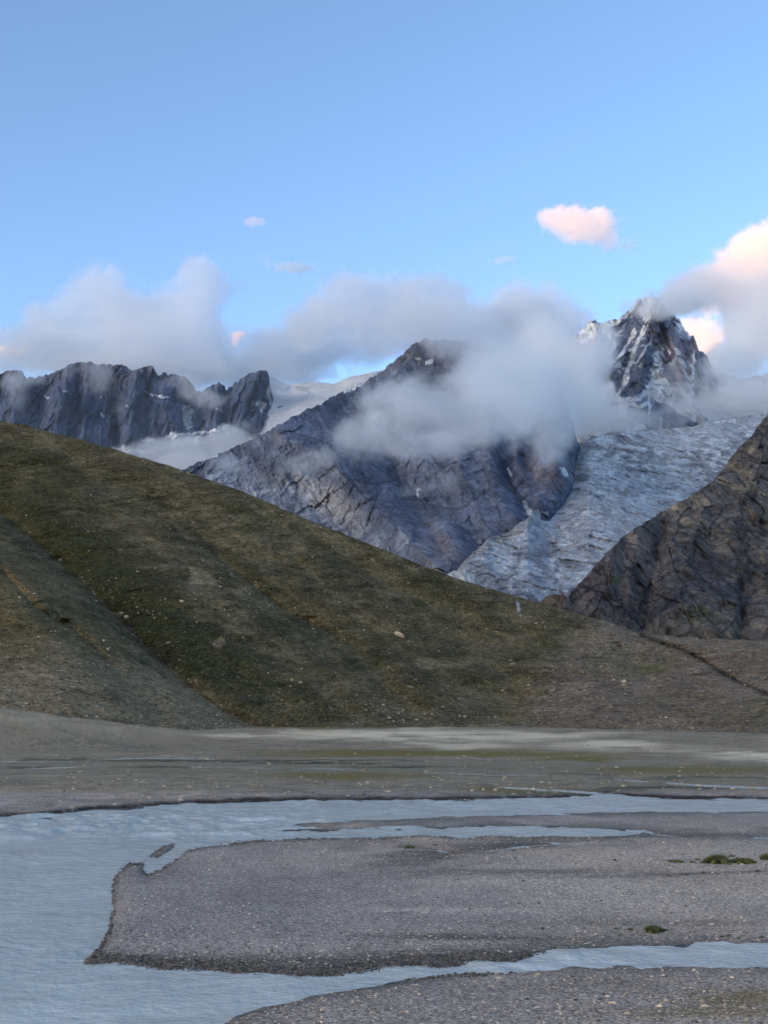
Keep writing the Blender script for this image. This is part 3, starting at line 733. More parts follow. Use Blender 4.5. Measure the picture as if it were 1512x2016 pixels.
def lc_color(PX, PY, P, t):
    X, Y, Z_ = P[..., 0], P[..., 1], P[..., 2]
    n = fbm(X / 260, Z_ / 500, Y / 300, 6, .6, seed=100)
    n2 = fbm(X / 50, Z_ / 160, Y / 60, 6, .65, seed=101)
    n3 = fbm(X / 30, Z_ / 30, 0, 5, .65, seed=104)
    c = np.broadcast_to(tone(62, 71, 94), P.shape) * (1 + 0.36 * n2)[..., None]
    c = mix(c, tone(46, 56, 84), smooth(-.2, .6, n) * .8)
    c = mix(c, tone(74, 70, 84), smooth(775, 720, PY + 25 * n2) * smooth(420, 330, PX) * .7)
    c = mix(c, tone(112, 104, 112), blob(PX + 10 * n2, PY + 10 * n2, 195, 760, 26, 26, .9) * .45)
    c = np.clip(c * (1.02, 1.28, 1.7), 0, .8)  # blue tint puts distance haze into the cliff colour
    c = snow_blobs(c, PX, PY, n3, [(371, 822, 8, 24, 1., 4), (312, 778, 24, 2.2, .9, 10), (290, 866, 16, 4, .95, 5), (195, 780, 3, 5, .9, 0), (92, 782, 4, 2.5, .9, 0), (130, 770, 2.5, 5, .7, 10), (430, 845, 22, 5, 1., -12), (410, 848, 40, 4, .9, -8), (345, 857, 20, 4, .95, -14), (440, 838, 8, 4, .9, 0), (515, 800, 6, 12, .9, 30), (530, 775, 5, 26, .9, -8), (276, 728, 5, 2, .7, 20), (250, 800, 2, 3, .7, 0), (200, 816, 3, 3, .8, 0), (430, 805, 3, 7, .7, 20)])
    c = snow_blobs(c, PX, PY, n3, [(390, 868, 70, 8, .8, -8), (262, 888, 40, 5, .9, 8)], SNOW * .92)
    return c


o, _ = sheet('mountain', -900, 548, 1.8, LC_RIDGE, LC_BASE, [(-900, 4100), (300, 4250), (548, 4300)], [(-900, 4500), (300, 4620), (548, 4500)], 240, rock_mat,
             rock_relief(220, 170, 4.0, LC_LINES, 102, 1.0, fs=46, fa=40, st=(-88, 26, 190, 30)), lc_color, jag=lambda x: 2.6 * fbm(x / 10, 0 * x, 0, 4, .68, seed=103) + 3.4 * facets(x / 10, 0 * x, 103), back=(.9, 900))
tag(o, 'wall of dark vertical rock cliffs beyond the hill on the left', 'mountain', kind='structure')

# snow saddle and the snow slope falling behind the central ridge
o, _ = sheet('snowfield', 150, 860, 2.0, [(150, 900), (230, 888), (300, 872), (400, 850), (470, 830), (505, 790), (528, 738), (545, 748), (570, 757), (600, 752), (625, 752), (660, 755), (690, 742), (720, 736), (745, 731), (800, 720), (860, 720)],
             [(150, 960), (300, 985), (500, 930), (700, 830), (860, 760)], [(150, 3900), (400, 3700), (860, 3700)], [(150, 4200), (400, 4550), (545, 4700), (860, 4700)], 160,
             terrain_mat('snow', [(0.006, 1.), (.03, 1.), (.15, .5)], .22, (1.0, 14.0), rough=.8, spec=.1),
             lambda PX, PY, P, t: 50 * fbm(P[..., 0] / 240, P[..., 2] / 120, 0, 5, .55, seed=110) + 50 * (fbm(P[..., 0] / 60, P[..., 2] / 50, 0, 4, .6, seed=111, ridged=True) - .5),
             lambda PX, PY, P, t: snow_blobs(np.broadcast_to(SNOW, P.shape) * (1 + .1 * fbm(P[..., 0] / 70, P[..., 2] / 40, 0, 5, seed=112))[..., None], PX, PY, fbm(P[..., 0] / 40, P[..., 2] / 40, 0, 4, seed=113), [(548, 798, 8, 3, .9, -20), (520, 818, 12, 5, .8, 30), (595, 765, 12, 6, .3, 0)], tone(84, 90, 108)),
             jag=lambda x: 1.2 * fbm(x / 14, 0 * x, 0, 4, seed=114), back=(.3, 800))
tag(o, 'bright snowfield in the saddle between the left cliffs and central mountain', 'snowfield', kind='structure')

# right peak
RP_RIDGE = [(960, 800), (1040, 740), (1090, 700), (1120, 668), (1145, 650), (1160, 634), (1172, 627), (1178, 634), (1186, 636), (1205, 630), (1222, 626), (1240, 610), (1252, 594), (1266, 587), (1285, 584), (1300, 590), (1310, 604), (1320, 618), (1338, 628), (1350, 650), (1358, 664), (1366, 660), (1375, 690), (1392, 700), (1400, 720), (1425, 735), (1460, 745), (1512, 735), (1600, 700), (2000, 690)]
RP_BASE = [(960, 880), (1150, 880), (1300, 880), (1420, 870), (2000, 860)]
RP_LINES = [([(1285, 586), (1275, 650), (1262, 720), (1258, 790)], 34, -160), ([(1285, 590), (1335, 700), (1365, 790), (1390, 850)], 40, -190), ([(1240, 640), (1215, 700)], 26, -70), ([(1300, 640), (1320, 720), (1345, 790)], 22, 90), ([(1365, 660), (1380, 740), (1400, 790)], 24, -110), ([(1225, 700), (1222, 760)], 20, -60), ([(1240, 800), (1290, 820), (1350, 850)], 30, -90), ([(1283, 770), (1279, 840)], 8, 60)]


def rp_color(PX, PY, P, t):
    X, Y, Z_ = P[..., 0], P[..., 1], P[..., 2]
    n = fbm(X / 300, Z_ / 300, Y / 300, 6, .6, seed=120)
    n2 = fbm((X - .6 * Z_) / 50, (Z_ + .5 * X) / 160, 0, 6, .66, seed=121)
    n3 = fbm(X / 40, Z_ / 40, 0, 5, .65, seed=124)
    rock = np.broadcast_to(tone(72, 80, 102), P.shape) * (1 + .32 * n2)[..., None]
    rock = mix(rock, tone(100, 96, 108), smooth(1270, 1310, PX - .12 * (PY - 700) + 12 * n) * .75)  # warm alpenglow on the right flank, painted into the rock colour
    rock = mix(rock, tone(54, 64, 92), smooth(0, .6, n) * .5) * (1.08, 1.28, 1.6)  # final blue tint stands in for haze over the far rock
    c = np.broadcast_to(SNOW, P.shape).copy()
    m = np.zeros(PX.shape)
    for cx, cy, rx, ry, a in ((1235, 655, 22, 42, 28), (1215, 690, 14, 20, 30), (1262, 690, 34, 62, 10), (1258, 672, 24, 50, 20), (1240, 740, 38, 40, 0), (1300, 670, 26, 60, -12), (1325, 700, 34, 60, -20), (1365, 730, 34, 60, -15), (1400, 770, 40, 40, 0), (1285, 815, 46, 26, 12), (1340, 840, 40, 22, 20), (1190, 670, 8, 12, 20), (1310, 630, 22, 30, 0), (1256, 690, 30, 30, 0), (1172, 632, 10, 4, 0)):
        m = np.maximum(m, smooth(.3, .6, blob(PX + 10 * n2, PY + 10 * n2, cx, cy, rx, ry, .5, a) + .3 * n3))
    c = c * (1 - m[..., None]) + rock * m[..., None]
    # couloirs and ledges
    for ln, w in (([(1268, 640), (1250, 690), (1232, 740), (1222, 770)], 4.5), ([(1292, 700), (1300, 740), (1325, 775), (1360, 800)], 6.5), ([(1330, 690), (1350, 730), (1365, 775)], 3.5), ([(1248, 650), (1228, 690), (1206, 715)], 3.5), ([(1280, 770), (1279, 840)], 2.2), ([(1240, 796), (1260, 800), (1276, 796)], 5.), ([(1302, 825), (1303, 845)], 1.8), ([(1300, 650), (1318, 700)], 2.2), ([(1368, 690), (1360, 760)], 2.5), ([(1280, 670), (1250, 715)], 2.0), ([(1225, 785), (1235, 800)], 5.)):
        d, _ = seg_dist(PX + 5 * n3, PY + 5 * n2, ln)
        c = mix(c, SNOW, 1 - smooth(.6, 1.2, d / w + .5 * n3))
    c = mix(c, SNOW, smooth(.28, .5, n3 + .3 * n2) * .55 * (PY < 770))
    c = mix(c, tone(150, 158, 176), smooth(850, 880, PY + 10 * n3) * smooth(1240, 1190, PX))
    return np.clip(c * (1, 1.03, 1.06), 0, .88)


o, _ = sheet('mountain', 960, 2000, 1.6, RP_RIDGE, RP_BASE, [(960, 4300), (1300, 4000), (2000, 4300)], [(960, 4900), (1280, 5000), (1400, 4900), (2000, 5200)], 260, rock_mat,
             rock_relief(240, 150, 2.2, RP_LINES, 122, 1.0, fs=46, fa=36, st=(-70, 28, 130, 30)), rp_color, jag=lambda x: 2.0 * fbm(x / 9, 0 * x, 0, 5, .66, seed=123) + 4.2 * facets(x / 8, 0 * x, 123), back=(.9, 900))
tag(o, 'tall snow streaked rock peak above the glacier, its top among clouds', 'mountain', kind='structure')

# high range far behind the camera: it keeps the low sun off the valley
along = np.array((0.6, -0.8)); sgrid = np.linspace(-40000, 40000, 261); ug = np.linspace(-1, 1, 41)
S_, U_ = np.meshgrid(sgrid, ug)
RANGE_D, RANGE_H = 30000, 3830
prof = 1 - np.abs(U_) ** 1.1
hh = RANGE_H * prof * (1 + 0.06 * fbm(S_ / 1400, U_ * 2, 0, 5, .5, seed=130)) + 260 * fbm(S_ / 500, U_ * 6, 0, 4, seed=131) * prof * (1 - prof)
RX = SUN_DIR[0] * (RANGE_D - 7500 * U_) + along[0] * S_
RY = SUN_DIR[1] * (RANGE_D - 7500 * U_) + along[1] * S_
RN = fbm(S_ / 900, U_ * 5, 0, 5, seed=132)
rc = np.broadcast_to(tone(84, 84, 90), S_.shape + (3,)) * (1 + .2 * RN)[..., None]
rc = mix(rc, tone(192, 200, 214), smooth(2000, 2900, hh + 500 * RN))
o = link_mesh('mountain', np.stack((RX, RY, hh - 10), -1), grid_faces(41, 261), rock_mat, rc)
tag(o, 'high snow capped range on the sunset side, far behind the viewer', 'mountain', kind='structure')

# ------------------------------------------------------------------ stones, boulders, tufts
def ico(sub):
    import bmesh
    bm = bmesh.new(); bmesh.ops.create_icosphere(bm, subdivisions=sub, radius=1.0)
    v = np.array([x.co[:] for x in bm.verts]); f = np.array([[y.index for y in x.verts] for x in bm.faces]); bm.free()
    return v, f


def stone_shape(seed, sub=2, flat=.62):
    v, f = ico(sub)
    r = np.random.default_rng(seed)
    for _ in range(7):                                        # planar chips give a broken, angular stone
        d = r.normal(size=3); d /= np.linalg.norm(d); h = r.uniform(.55, .85)
        k = v @ d; v = v - np.clip(k - h, 0, None)[:, None] * d
    v = v * (1 + .10 * fbm(v[:, 0] * 1.7 + seed, v[:, 1] * 1.7, v[:, 2] * 1.7, 3)[:, None])
    return v * (1, r.uniform(.7, .95), flat * r.uniform(.8, 1.1)), f


def stone_mat(name, col, spread=.3):
    q = NT(name); q.basics(.9, .15)
    oi = q.n('ShaderNodeObjectInfo').outputs['Random']
    tc = q.n('ShaderNodeTexCoord').outputs['Object']
    isl = q.n('ShaderNodeNewGeometry').outputs['Random Per Island']
    fac = q.math('MULTIPLY', q.math('ADD', 1 - spread, q.math('MULTIPLY', isl, 2 * spread)), q.math('ADD', .7, q.math('MULTIPLY', q.noise(1.6, 6, .65, tc), .6)))
    fac = q.math('MULTIPLY', fac, q.math('ADD', .65, q.math('MULTIPLY', oi, .6)))
    q.link(q.scale_col(q.n('ShaderNodeRGB').outputs[0], fac), q.b.inputs['Base Color'])
    [x for x in q.t.nodes if x.bl_idname == 'ShaderNodeRGB'][0].outputs[0].default_value = (*col, 1)
    q.bump(q.noise(3, 6, .65, tc), .5, .15)
    return q.m


pale = stone_mat('pale_granite', tone(104, 105, 106), .4)
wetm = stone_mat('wet_stone', tone(66, 68, 74), .6)
grey = stone_mat('grey_stone', tone(128, 126, 128), .85)
SHAPES = [stone_shape(s, 2) for s in range(5)]
SMALL = [stone_shape(s, 1) for s in range(4)]
hpx, HPX, HPY, HD = HG


def rot_z(v, a):
    c, s = math.cos(a), math.sin(a)
    return v @ np.array(((c, s, 0), (-s, c, 0), (0, 0, 1)))


def merged(name, pos, size, shapes, mat, seed=0):
    r = np.random.default_rng(seed); V = []; Fc = []; k = 0
    for p, s in zip(pos, size):
        v, f = shapes[r.integers(len(shapes))]
        V.append(rot_z(v, r.uniform(0, 6.28)) * s + p); Fc.append(f + k); k += len(v)
    return link_mesh(name, np.concatenate(V), np.concatenate(Fc), mat, smoothf=False)


# the big pale boulder on the hillside
def hill_point(px, py):
    j = int(np.argmin(abs(hpx - px)))
    i = int(np.argmin(abs(HPY[:, j] - py)))
    return pt(px, py, HD[i, j]), i, j


p, _, _ = hill_point(786, 1253)
v, f = stone_shape(21, 3, .75)
bo = link_mesh('boulder', rot_z(v, .4) * (3.1, 2.4, 2.3), f, stone_mat('white_granite', tone(142, 143, 142), .1), smoothf=False)
bo.location = p + np.array((0, -1.0, .9))
bo.rotation_euler = (0, .5, 0)
tag(bo, 'large pale grey boulder alone in the middle of the grassy hillside', 'boulder')

# stones scattered over the slope: the 300 that show largest one by one, the rest as one mass
meshes = []
for i, (v, f) in enumerate(SHAPES):
    t_ = link_mesh('hillside_stone', v, f, pale, smoothf=False)
    meshes.append(t_.data); bpy.data.objects.remove(t_)
cand = []
for _ in range(9000):
    px = rng.uniform(-120, 1640); t_ = rng.uniform(.02, .98)
    j = int(np.argmin(abs(hpx - px))); i = int(t_ * (HPY.shape[0] - 1))
    py = HPY[i, j]; D = HD[i, j]
    w = .10 + 1.5 * max(0., float(fbm(px / 90, py / 30, 0, 4, .6, seed=140))) ** 1.5
    if 20 < px < 520: w += .25
    if px > 1090: w -= .05
    if rng.random() > w: continue
    s = .16 + .30 * rng.random() ** 5 * 3.0
    cand.append((s / D, px, py, D, s))
for ln_, k_ in ((GULLY, 170), (GULLY2, 40), (GULLY3, 50), ([(600, 1330), (760, 1400), (900, 1430)], 120), ([(420, 970), (640, 1060), (900, 1180), (1080, 1240)], 130), ([(1150, 1330), (1250, 1400), (1400, 1430)], 120)):
    for _ in range(k_):
        m_ = rng.integers(len(ln_) - 1); f_ = rng.random(); sp__ = 8 if ln_ in (GULLY, GULLY2, GULLY3) else 34
        px = ln_[m_][0] * (1 - f_) + ln_[m_ + 1][0] * f_ + rng.normal() * sp__; py = ln_[m_][1] * (1 - f_) + ln_[m_ + 1][1] * f_ + rng.normal() * sp__ * .6
        j = int(np.argmin(abs(hpx - px))); i = int(np.argmin(abs(HPY[:, j] - py)))
        s_ = .16 + .9 * rng.random() ** 4
        cand.append((s_ / HD[i, j], px, HPY[i, j], HD[i, j], s_))
for px, py, s in ((1008, 1308, 1.7), (1006, 1300, 1.3), (1070, 1225, 1.5), (948, 1263, 1.1), (1228, 1343, 1.8), (905, 1410, 1.3), (915, 1411, 1.4), (120, 1103, 1.9), (190, 1183, 1.6), (205, 1262, 1.5), (315, 1182, 1.2), (325, 1180, 1.2), (358, 1184, 1.8), (330, 1266, 1.7), (560, 1037, 1.5), (250, 1215, 2.2), (240, 1208, 1.6), (520, 1010, 1.3), (805, 1148, 1.3), (1055, 1228, 1.6), (1330, 1305, 1.2), (185, 1170, 1.5), (200, 1185, 1.3)):
    j = int(np.argmin(abs(hpx - px))); i = int(np.argmin(abs(HPY[:, j] - py)))
    cand.append((s / HD[i, j] * 2, px, HPY[i, j], HD[i, j], s))
cand.sort(key=lambda x: -x[0])
inview = [c for c in cand if 0 < c[1] < 1512][:299]
ids = set(id(c) for c in inview)
rest = [c for c in cand if id(c) not in ids]
for c in inview:
    p = pt(c[1], c[2], c[3])
    o = bpy.data.objects.new('hillside_stone', meshes[rng.integers(5)])
    COL.objects.link(o)
    o.location = p; o.scale = (c[4],) * 3; o.rotation_euler = (rng.uniform(-.3, .3), rng.uniform(-.3, .3), rng.uniform(0, 6.28))
    tag(o, 'small pale stone lying on the grass and scree of the slope', 'stone', 'pale stones scattered over the hillside')
o = merged('scattered_stones', [pt(c[1], c[2], c[3]) for c in rest], [c[4] for c in rest], SMALL, pale, 3)
tag(o, 'many tiny pale stones strewn across the hillside turf', 'stones', kind='stuff')


# pebbles on the bars, wet cobbles along the shores
def ground_at(px, py):
    i = np.clip(np.searchsorted(rows, py), 0, len(rows) - 1); j = np.clip(np.searchsorted(colsx, px), 0, len(colsx) - 1)
    return i, j


def scatter_px(n, fpx, keep):
    px, py = fpx(n)
    i, j = ground_at(px, py)
    m = keep(i, j, px, py)
    return G_P[i[m], j[m]], px[m], py[m]


def uni(x0, x1, y0, y1):
    return lambda n: (rng.uniform(x0, x1, n), rng.uniform(y0, y1, n))


Pm, px, py = scatter_px(32000, uni(-60, 1580, 1640, 2090), lambda i, j, px, py: (land[i, j] > 3) & (rng.random(len(px)) < .25 + .5 * (n1[i, j] + .5)))
D_ = Pm[:, 1]
P2, _, _ = scatter_px(5200, uni(-60, 1580, 1642, 2060), lambda i, j, px, py: (land[i, j] > 4) & (rng.random(len(px)) < np.clip(.30 + .8 * n2[i, j], .03, 1)))
sz = np.concatenate((.02 + .06 * rng.random(len(Pm)) ** 4 + .0003 * D_, .04 + .12 * rng.random(len(P2)) ** 3))
o = merged('river_pebbles', np.concatenate((Pm, P2)), sz, SMALL, grey, 5)
tag(o, 'loose grey and white pebbles covering the gravel bars', 'pebbles', kind='stuff')
shore = lambda i, j, px, py: (abs(sMain[i, j] - 1) < np.where(py > 1885, 9, 5)) & (rng.random(len(px)) < np.clip((1150 - px) / 200, 0, 1)) & (land[i, j] > -5)
Pm, px, py = scatter_px(60000, uni(150, 1150, 1645, 1935), shore)
P2, px2, py2 = scatter_px(16000, uni(180, 1080, 1875, 1928), lambda i, j, px, py: (land[i, j] < 14) & (land[i, j] > -6) & (rng.random(len(px)) < (.62 - .55 * np.clip(-land[i, j] / 8, 0, 1)) * np.clip(.5 + 1.4 * und[i, j], .1, 1) * np.clip((1080 - px) / 260, 0, 1)))
P3, _, _ = scatter_px(500, uni(280, 350, 1660, 1692), lambda i, j, px, py: sIsle[i, j] > -1)
Pm = np.concatenate((Pm[:5200], P2, P3)); Pm[:, 2] = np.maximum(Pm[:, 2], -.06) + .01
o = merged('wet_cobbles', Pm, .035 + .09 * rng.random(len(Pm)) ** 3, SMALL, wetm, 6)
tag(o, 'dark wet cobbles lining the water edge of the main gravel bar', 'cobbles', kind='stuff')
Pm, px, py = scatter_px(5000, uni(-60, 1100, 1535, 1604), lambda i, j, px, py: (sFar[i, j] > 2.5) & (rng.random(len(px)) < .45 * np.exp(-(sFar[i, j] - 2) / 14) + .03))
P2, _, _ = scatter_px(26000, uni(-60, 1580, 1405, 1560), lambda i, j, px, py: (sFar[i, j] > 2.5) & (rng.random(len(px)) < np.clip(.08 + .8 * fan_[i, j] + .4 * st_[i, j] * sp_[i, j], .01, 1)))
Pm = np.concatenate((Pm, P2))
o = merged('bank_cobbles', Pm, .10 + .42 * rng.random(len(Pm)) ** 5, SMALL, stone_mat('bank_stone', tone(104, 105, 105), .5), 7)
tag(o, 'pale cobbles along the far cut bank and over the fan behind it', 'cobbles', kind='stuff')

fr = []; frs = []
for _ in range(2600):                                       # rubble that has rolled to the foot of the slope
    px = rng.uniform(-60, 1580); j = int(np.argmin(abs(hpx - px)))
    up = abs(rng.normal()) * 16 + 2
    yb = np.interp(px, [0, 180, 300, 530, 1100, 1250, 1512], [1398, 1412, 1438, 1443, 1446, 1458, 1474]) - up
    i = int(np.argmin(abs(HPY[:, j] - yb)))
    if rng.random() > .35 + 1.2 * float(fbm(px / 60, up / 14, 0, 4, seed=145)): continue
    fr.append(pt(px, HPY[i, j], HD[i, j])); frs.append(.15 + .75 * rng.random() ** 3)
o = merged('slope_rubble', fr, frs, SMALL, stone_mat('rubble_stone', tone(84, 82, 78), .6), 8)
tag(o, 'grey rubble piled along the foot of the hillside', 'rubble', kind='stuff')

# low scrub and tussocks on the turf, loose stones on the moraine: masses nobody could count
def on_hill(n, keep):
    px = rng.uniform(-80, 1600, n * 3); t_ = rng.random(n * 3)
    j = np.clip(np.searchsorted(hpx, px), 0, len(hpx) - 1); i = (t_ * (HPY.shape[0] - 1)).astype(int)
    py, D = HPY[i, j], HD[i, j]
    k_ = keep(px, py, pt(px, py, D))
    m = rng.random(len(px)) < k_
    return pt(px[m], py[m], D[m])[:n]


def turf(px, py, P):
    n_ = fbm(P[:, 0] / 26, P[:, 2] / 10, P[:, 1] / 26, 5, .6, seed=147)
    mo = smooth(1040, 1170, px + 0.35 * (py - 1300))
    return np.clip(.28 + .9 * n_, .02, 1) * (1 - .85 * mo) * smooth(1440, 1380, py - .05 * px)


def morain(px, py, P):
    n_ = fbm(P[:, 0] / 18, P[:, 2] / 8, P[:, 1] / 18, 5, .6, seed=148)
    mo = smooth(1040, 1170, px + 0.35 * (py - 1300)) + .55 * smooth(1300, 1400, py - 10) + .5 * smooth(1250, 1340, py - .12 * px) * (px < 420)
    return np.clip(.22 + .9 * n_, .02, 1) * np.clip(mo, 0, 1)


q = NT('hill_scrub'); q.basics(.95, .05)
isl = q.n('ShaderNodeNewGeometry').outputs['Random Per Island']
rp = q.n('ShaderNodeMix', {0: isl, 6: (*tone(32, 38, 28), 1), 7: (*tone(90, 89, 72), 1)}, data_type='RGBA')
q.link(rp.outputs[2], q.b.inputs['Base Color'])
Pm = on_hill(34000, turf)
o = merged('hill_scrub', Pm, .22 + .75 * rng.random(len(Pm)) ** 3, SMALL, q.m, 11)
tag(o, 'low olive and dark scrub tussocks covering the hillside', 'scrub', kind='stuff')
Pm = on_hill(15000, morain)
o = merged('moraine_stones', Pm, .16 + .55 * rng.random(len(Pm)) ** 3, SMALL, stone_mat('moraine_stone', tone(94, 92, 92), .7), 12)
tag(o, 'loose grey stones littering the moraine and the lower scree', 'stones', kind='stuff')

# grass tufts on the bar: many real blades
def tuft(name, px, py, wpx, hpx_, n, col, label, group=None):
    i, j = ground_at(np.array([px]), np.array([py])); c = G_P[i[0], j[0]]
    k = c[1] / F
    V = []; Fc = []
    r = np.random.default_rng(int(px))
    for _ in range(n):
        a = r.uniform(0, 6.28); q_ = math.sqrt(r.random()) * (.8 if n < 200 else .55 + .45 * float(abs(fbm(math.cos(a) * 2.5 + px, math.sin(a) * 2.5, 0, 2, seed=151))) * 2)
        x = math.cos(a) * q_ * wpx * k * .5; y = math.sin(a) * q_ * wpx * k * .6
        h = hpx_ * k * r.uniform(.5, 1.0) * (1.1 - .7 * q_) * (1 + .5 * float(fbm(x * 2.2, y * 2.2, 0, 2, seed=150))); lean = r.normal(size=2) * h * .35; wv = r.uniform(.012, .03)
        ca, sa = math.cos(a * 3) * wv, math.sin(a * 3) * wv
        b = len(V)
        V += [(x - ca, y - sa, -.03), (x + ca, y + sa, -.03), (x + lean[0] * .4 + ca * .8, y + lean[1] * .4 + sa * .8, h * .6), (x + lean[0] * .4 - ca * .8, y + lean[1] * .4 - sa * .8, h * .6), (x + lean[0], y + lean[1], h), (x + lean[0] + .004, y + lean[1], h)]
        Fc += [(b, b + 1, b + 2, b + 3), (b + 3, b + 2, b + 5, b + 4)]
    o = link_mesh(name, np.array(V), np.array(Fc), col)
    o.location = c
    tag(o, label, 'grass tuft', group)


q = NT('tuft_green'); q.basics(.7, .2)
isl = q.n('ShaderNodeNewGeometry').outputs['Random Per Island']
rp = q.n('ShaderNodeMix', {0: isl, 6: (*tone(50, 61, 46), 1), 7: (*tone(84, 94, 70), 1)}, data_type='RGBA')
q.link(rp.outputs[2], q.b.inputs['Base Color'])
green = q.m
tuft('grass_tuft', 1285, 1838, 36, 12, 1500, green, 'single rounded green grass tuft on bare gravel above the near stream')
tuft('grass_tuft', 1412, 1704, 56, 17, 1600, green, 'bushiest green grass clump on the gravel bar by the right side')
tuft('grass_tuft', 1462, 1704, 66, 9, 1500, green, 'low spreading green patch beside the bushiest clump')
tuft('grass_tuft', 1508, 1698, 24, 14, 700, green, 'upright green clump cut by the right photo edge')
tuft('grass_tuft', 1330, 1702, 40, 4, 500, green, 'thin sparse green streak left of the bushiest clump')
tuft('grass_tuft', 805, 1674, 22, 5, 500, green, 'small dark green tuft beside the damp hollow of the bar')

for px, py in ((1362, 1703), (1372, 1698), (1440, 1692), (1350, 1728), (1385, 1725), (1315, 1729), (1490, 1722), (1240, 1836), (1068, 1834), (1212, 1834), (1432, 1846), (1452, 1850), (1500, 1848), (855, 1668), (1210, 1700), (1306, 1836)):
    tuft('grass_tuft', px, py, rng.uniform(7, 15), rng.uniform(2.5, 5), 90, green, 'tiny sparse sprig of dull green grass on bare gravel', 'tiny grass sprigs scattered on the gravel bar')

# ------------------------------------------------------------------ clouds and mist: real volumes
def cloud(name, label, blobs_, voxel, rho, nscale, namp, thr=.35, width=.35, seed=0, kind='thing', color=(1.0, .93, .84), aniso=.15, flat=1.0, octv=7, pad=1.6, puff=0):
    """blobs_: (px, py, rpx, rpy, depth, rdepth, strength). Density is laid out on a lattice of real points and filled by a volume grid."""
    Bw = []
    lo = np.full(3, 1e9); hi = -lo
    for bpx, bpy_, rx, ry, D, rd, s in blobs_:
        c = pt(bpx, bpy_, D); k = D / F
        r = np.array((rx * k, rd, ry * k))
        Bw.append((c, r, s)); lo = np.minimum(lo, c - pad * r); hi = np.maximum(hi, c + pad * r)
    n = np.maximum(4, np.ceil((hi - lo) / voxel).astype(int) + 1)
    ob = bpy.data.objects.new(name, bpy.data.volumes.new(name)); COL.objects.link(ob)
    q = NT(name + '_vapour')
    q.t.nodes.remove(q.b)
    pv = q.n('ShaderNodeVolumePrincipled', {'Color': (*color, 1), 'Density': rho, 'Anisotropy': aniso})
    q.link(pv.outputs[0], q.out.inputs['Volume'])
    g = bpy.data.node_groups.new(name + '_fill', 'GeometryNodeTree')
    g.interface.new_socket('Geometry', in_out='INPUT', socket_type='NodeSocketGeometry')
    g.interface.new_socket('Geometry', in_out='OUTPUT', socket_type='NodeSocketGeometry')
    go = g.nodes.new('NodeGroupOutput')
    vcb = g.nodes.new('GeometryNodeVolumeCube')
    vcb.inputs['Min'].default_value = lo; vcb.inputs['Max'].default_value = hi
    for a, k in zip(('Resolution X', 'Resolution Y', 'Resolution Z'), n): vcb.inputs[a].default_value = int(k)
    pos = g.nodes.new('GeometryNodeInputPosition')

    def nd(typ, op, *ins, out=0):
        x = g.nodes.new(typ); x.operation = op
        for k_, v_ in enumerate(ins):
            if isinstance(v_, bpy.types.NodeSocket): g.links.new(v_, x.inputs[k_])
            else: x.inputs[k_].default_value = v_
        return x.outputs[out]
    MA = lambda op, *a: nd('ShaderNodeMath', op, *a)
    VM = lambda op, *a, out=0: nd('ShaderNodeVectorMath', op, *a, out=out)

    def SS(v, e0, e1):
        x = g.nodes.new('ShaderNodeMapRange'); x.interpolation_type = 'SMOOTHSTEP'
        g.links.new(v, x.inputs[0]); x.inputs[1].default_value = e0; x.inputs[2].default_value = e1
        return x.outputs[0]
    s = None
    for c, r, st in Bw:
        e = VM('DIVIDE', VM('SUBTRACT', pos.outputs[0], tuple(c)), tuple(r))
        e = MA('MULTIPLY', MA('EXPONENT', MA('MULTIPLY', VM('DOT_PRODUCT', e, e, out='Value'), -1.3)), st)
        s = e if s is None else MA('ADD', s, e)
    s = MA('MINIMUM', s, 1.3)
    tn = g.nodes.new('ShaderNodeTexNoise'); tn.noise_type = 'FBM'
    g.links.new(VM('ADD', VM('MULTIPLY', pos.outputs[0], (1.0, 1.0, 1.0 / flat)), (seed * 731.0, seed * 113.0, seed * 57.0)), tn.inputs['Vector'])
    for k_, v_ in (('Scale', 1.0 / nscale), ('Detail', octv), ('Roughness', .68), ('Distortion', .6)): tn.inputs[k_].default_value = v_
    nz = MA('MULTIPLY', MA('SUBTRACT', tn.outputs[0], .5), 3.2 * namp)
    if puff:
        vn = g.nodes.new('ShaderNodeTexVoronoi'); vn.feature = 'F1'; vn.normalize = True
        g.links.new(pos.outputs[0], vn.inputs['Vector'])
        for k_, v_ in (('Scale', 1.0 / (nscale * .62)), ('Detail', 3.0), ('Roughness', .6)): vn.inputs[k_].default_value = v_
        nz = MA('ADD', nz, MA('MULTIPLY', MA('SUBTRACT', .36, vn.outputs['Distance']), puff))
    dens = MA('MULTIPLY', SS(MA('ADD', s, nz), thr, thr + width), SS(s, .10, .34))
    g.links.new(dens, vcb.inputs['Density'])
    sm = g.nodes.new('GeometryNodeSetMaterial'); sm.inputs['Material'].default_value = q.m
    g.links.new(vcb.outputs[0], sm.inputs[0]); g.links.new(sm.outputs[0], go.inputs[0])
    mo = ob.modifiers.new('fill', 'NODES'); mo.node_group = g
    tag(ob, label, 'cloud' if kind == 'thing' else 'mist', kind=None if kind == 'thing' else 'stuff')
    print('CLOUD', name, n.tolist(), int(n.prod()))
    return ob


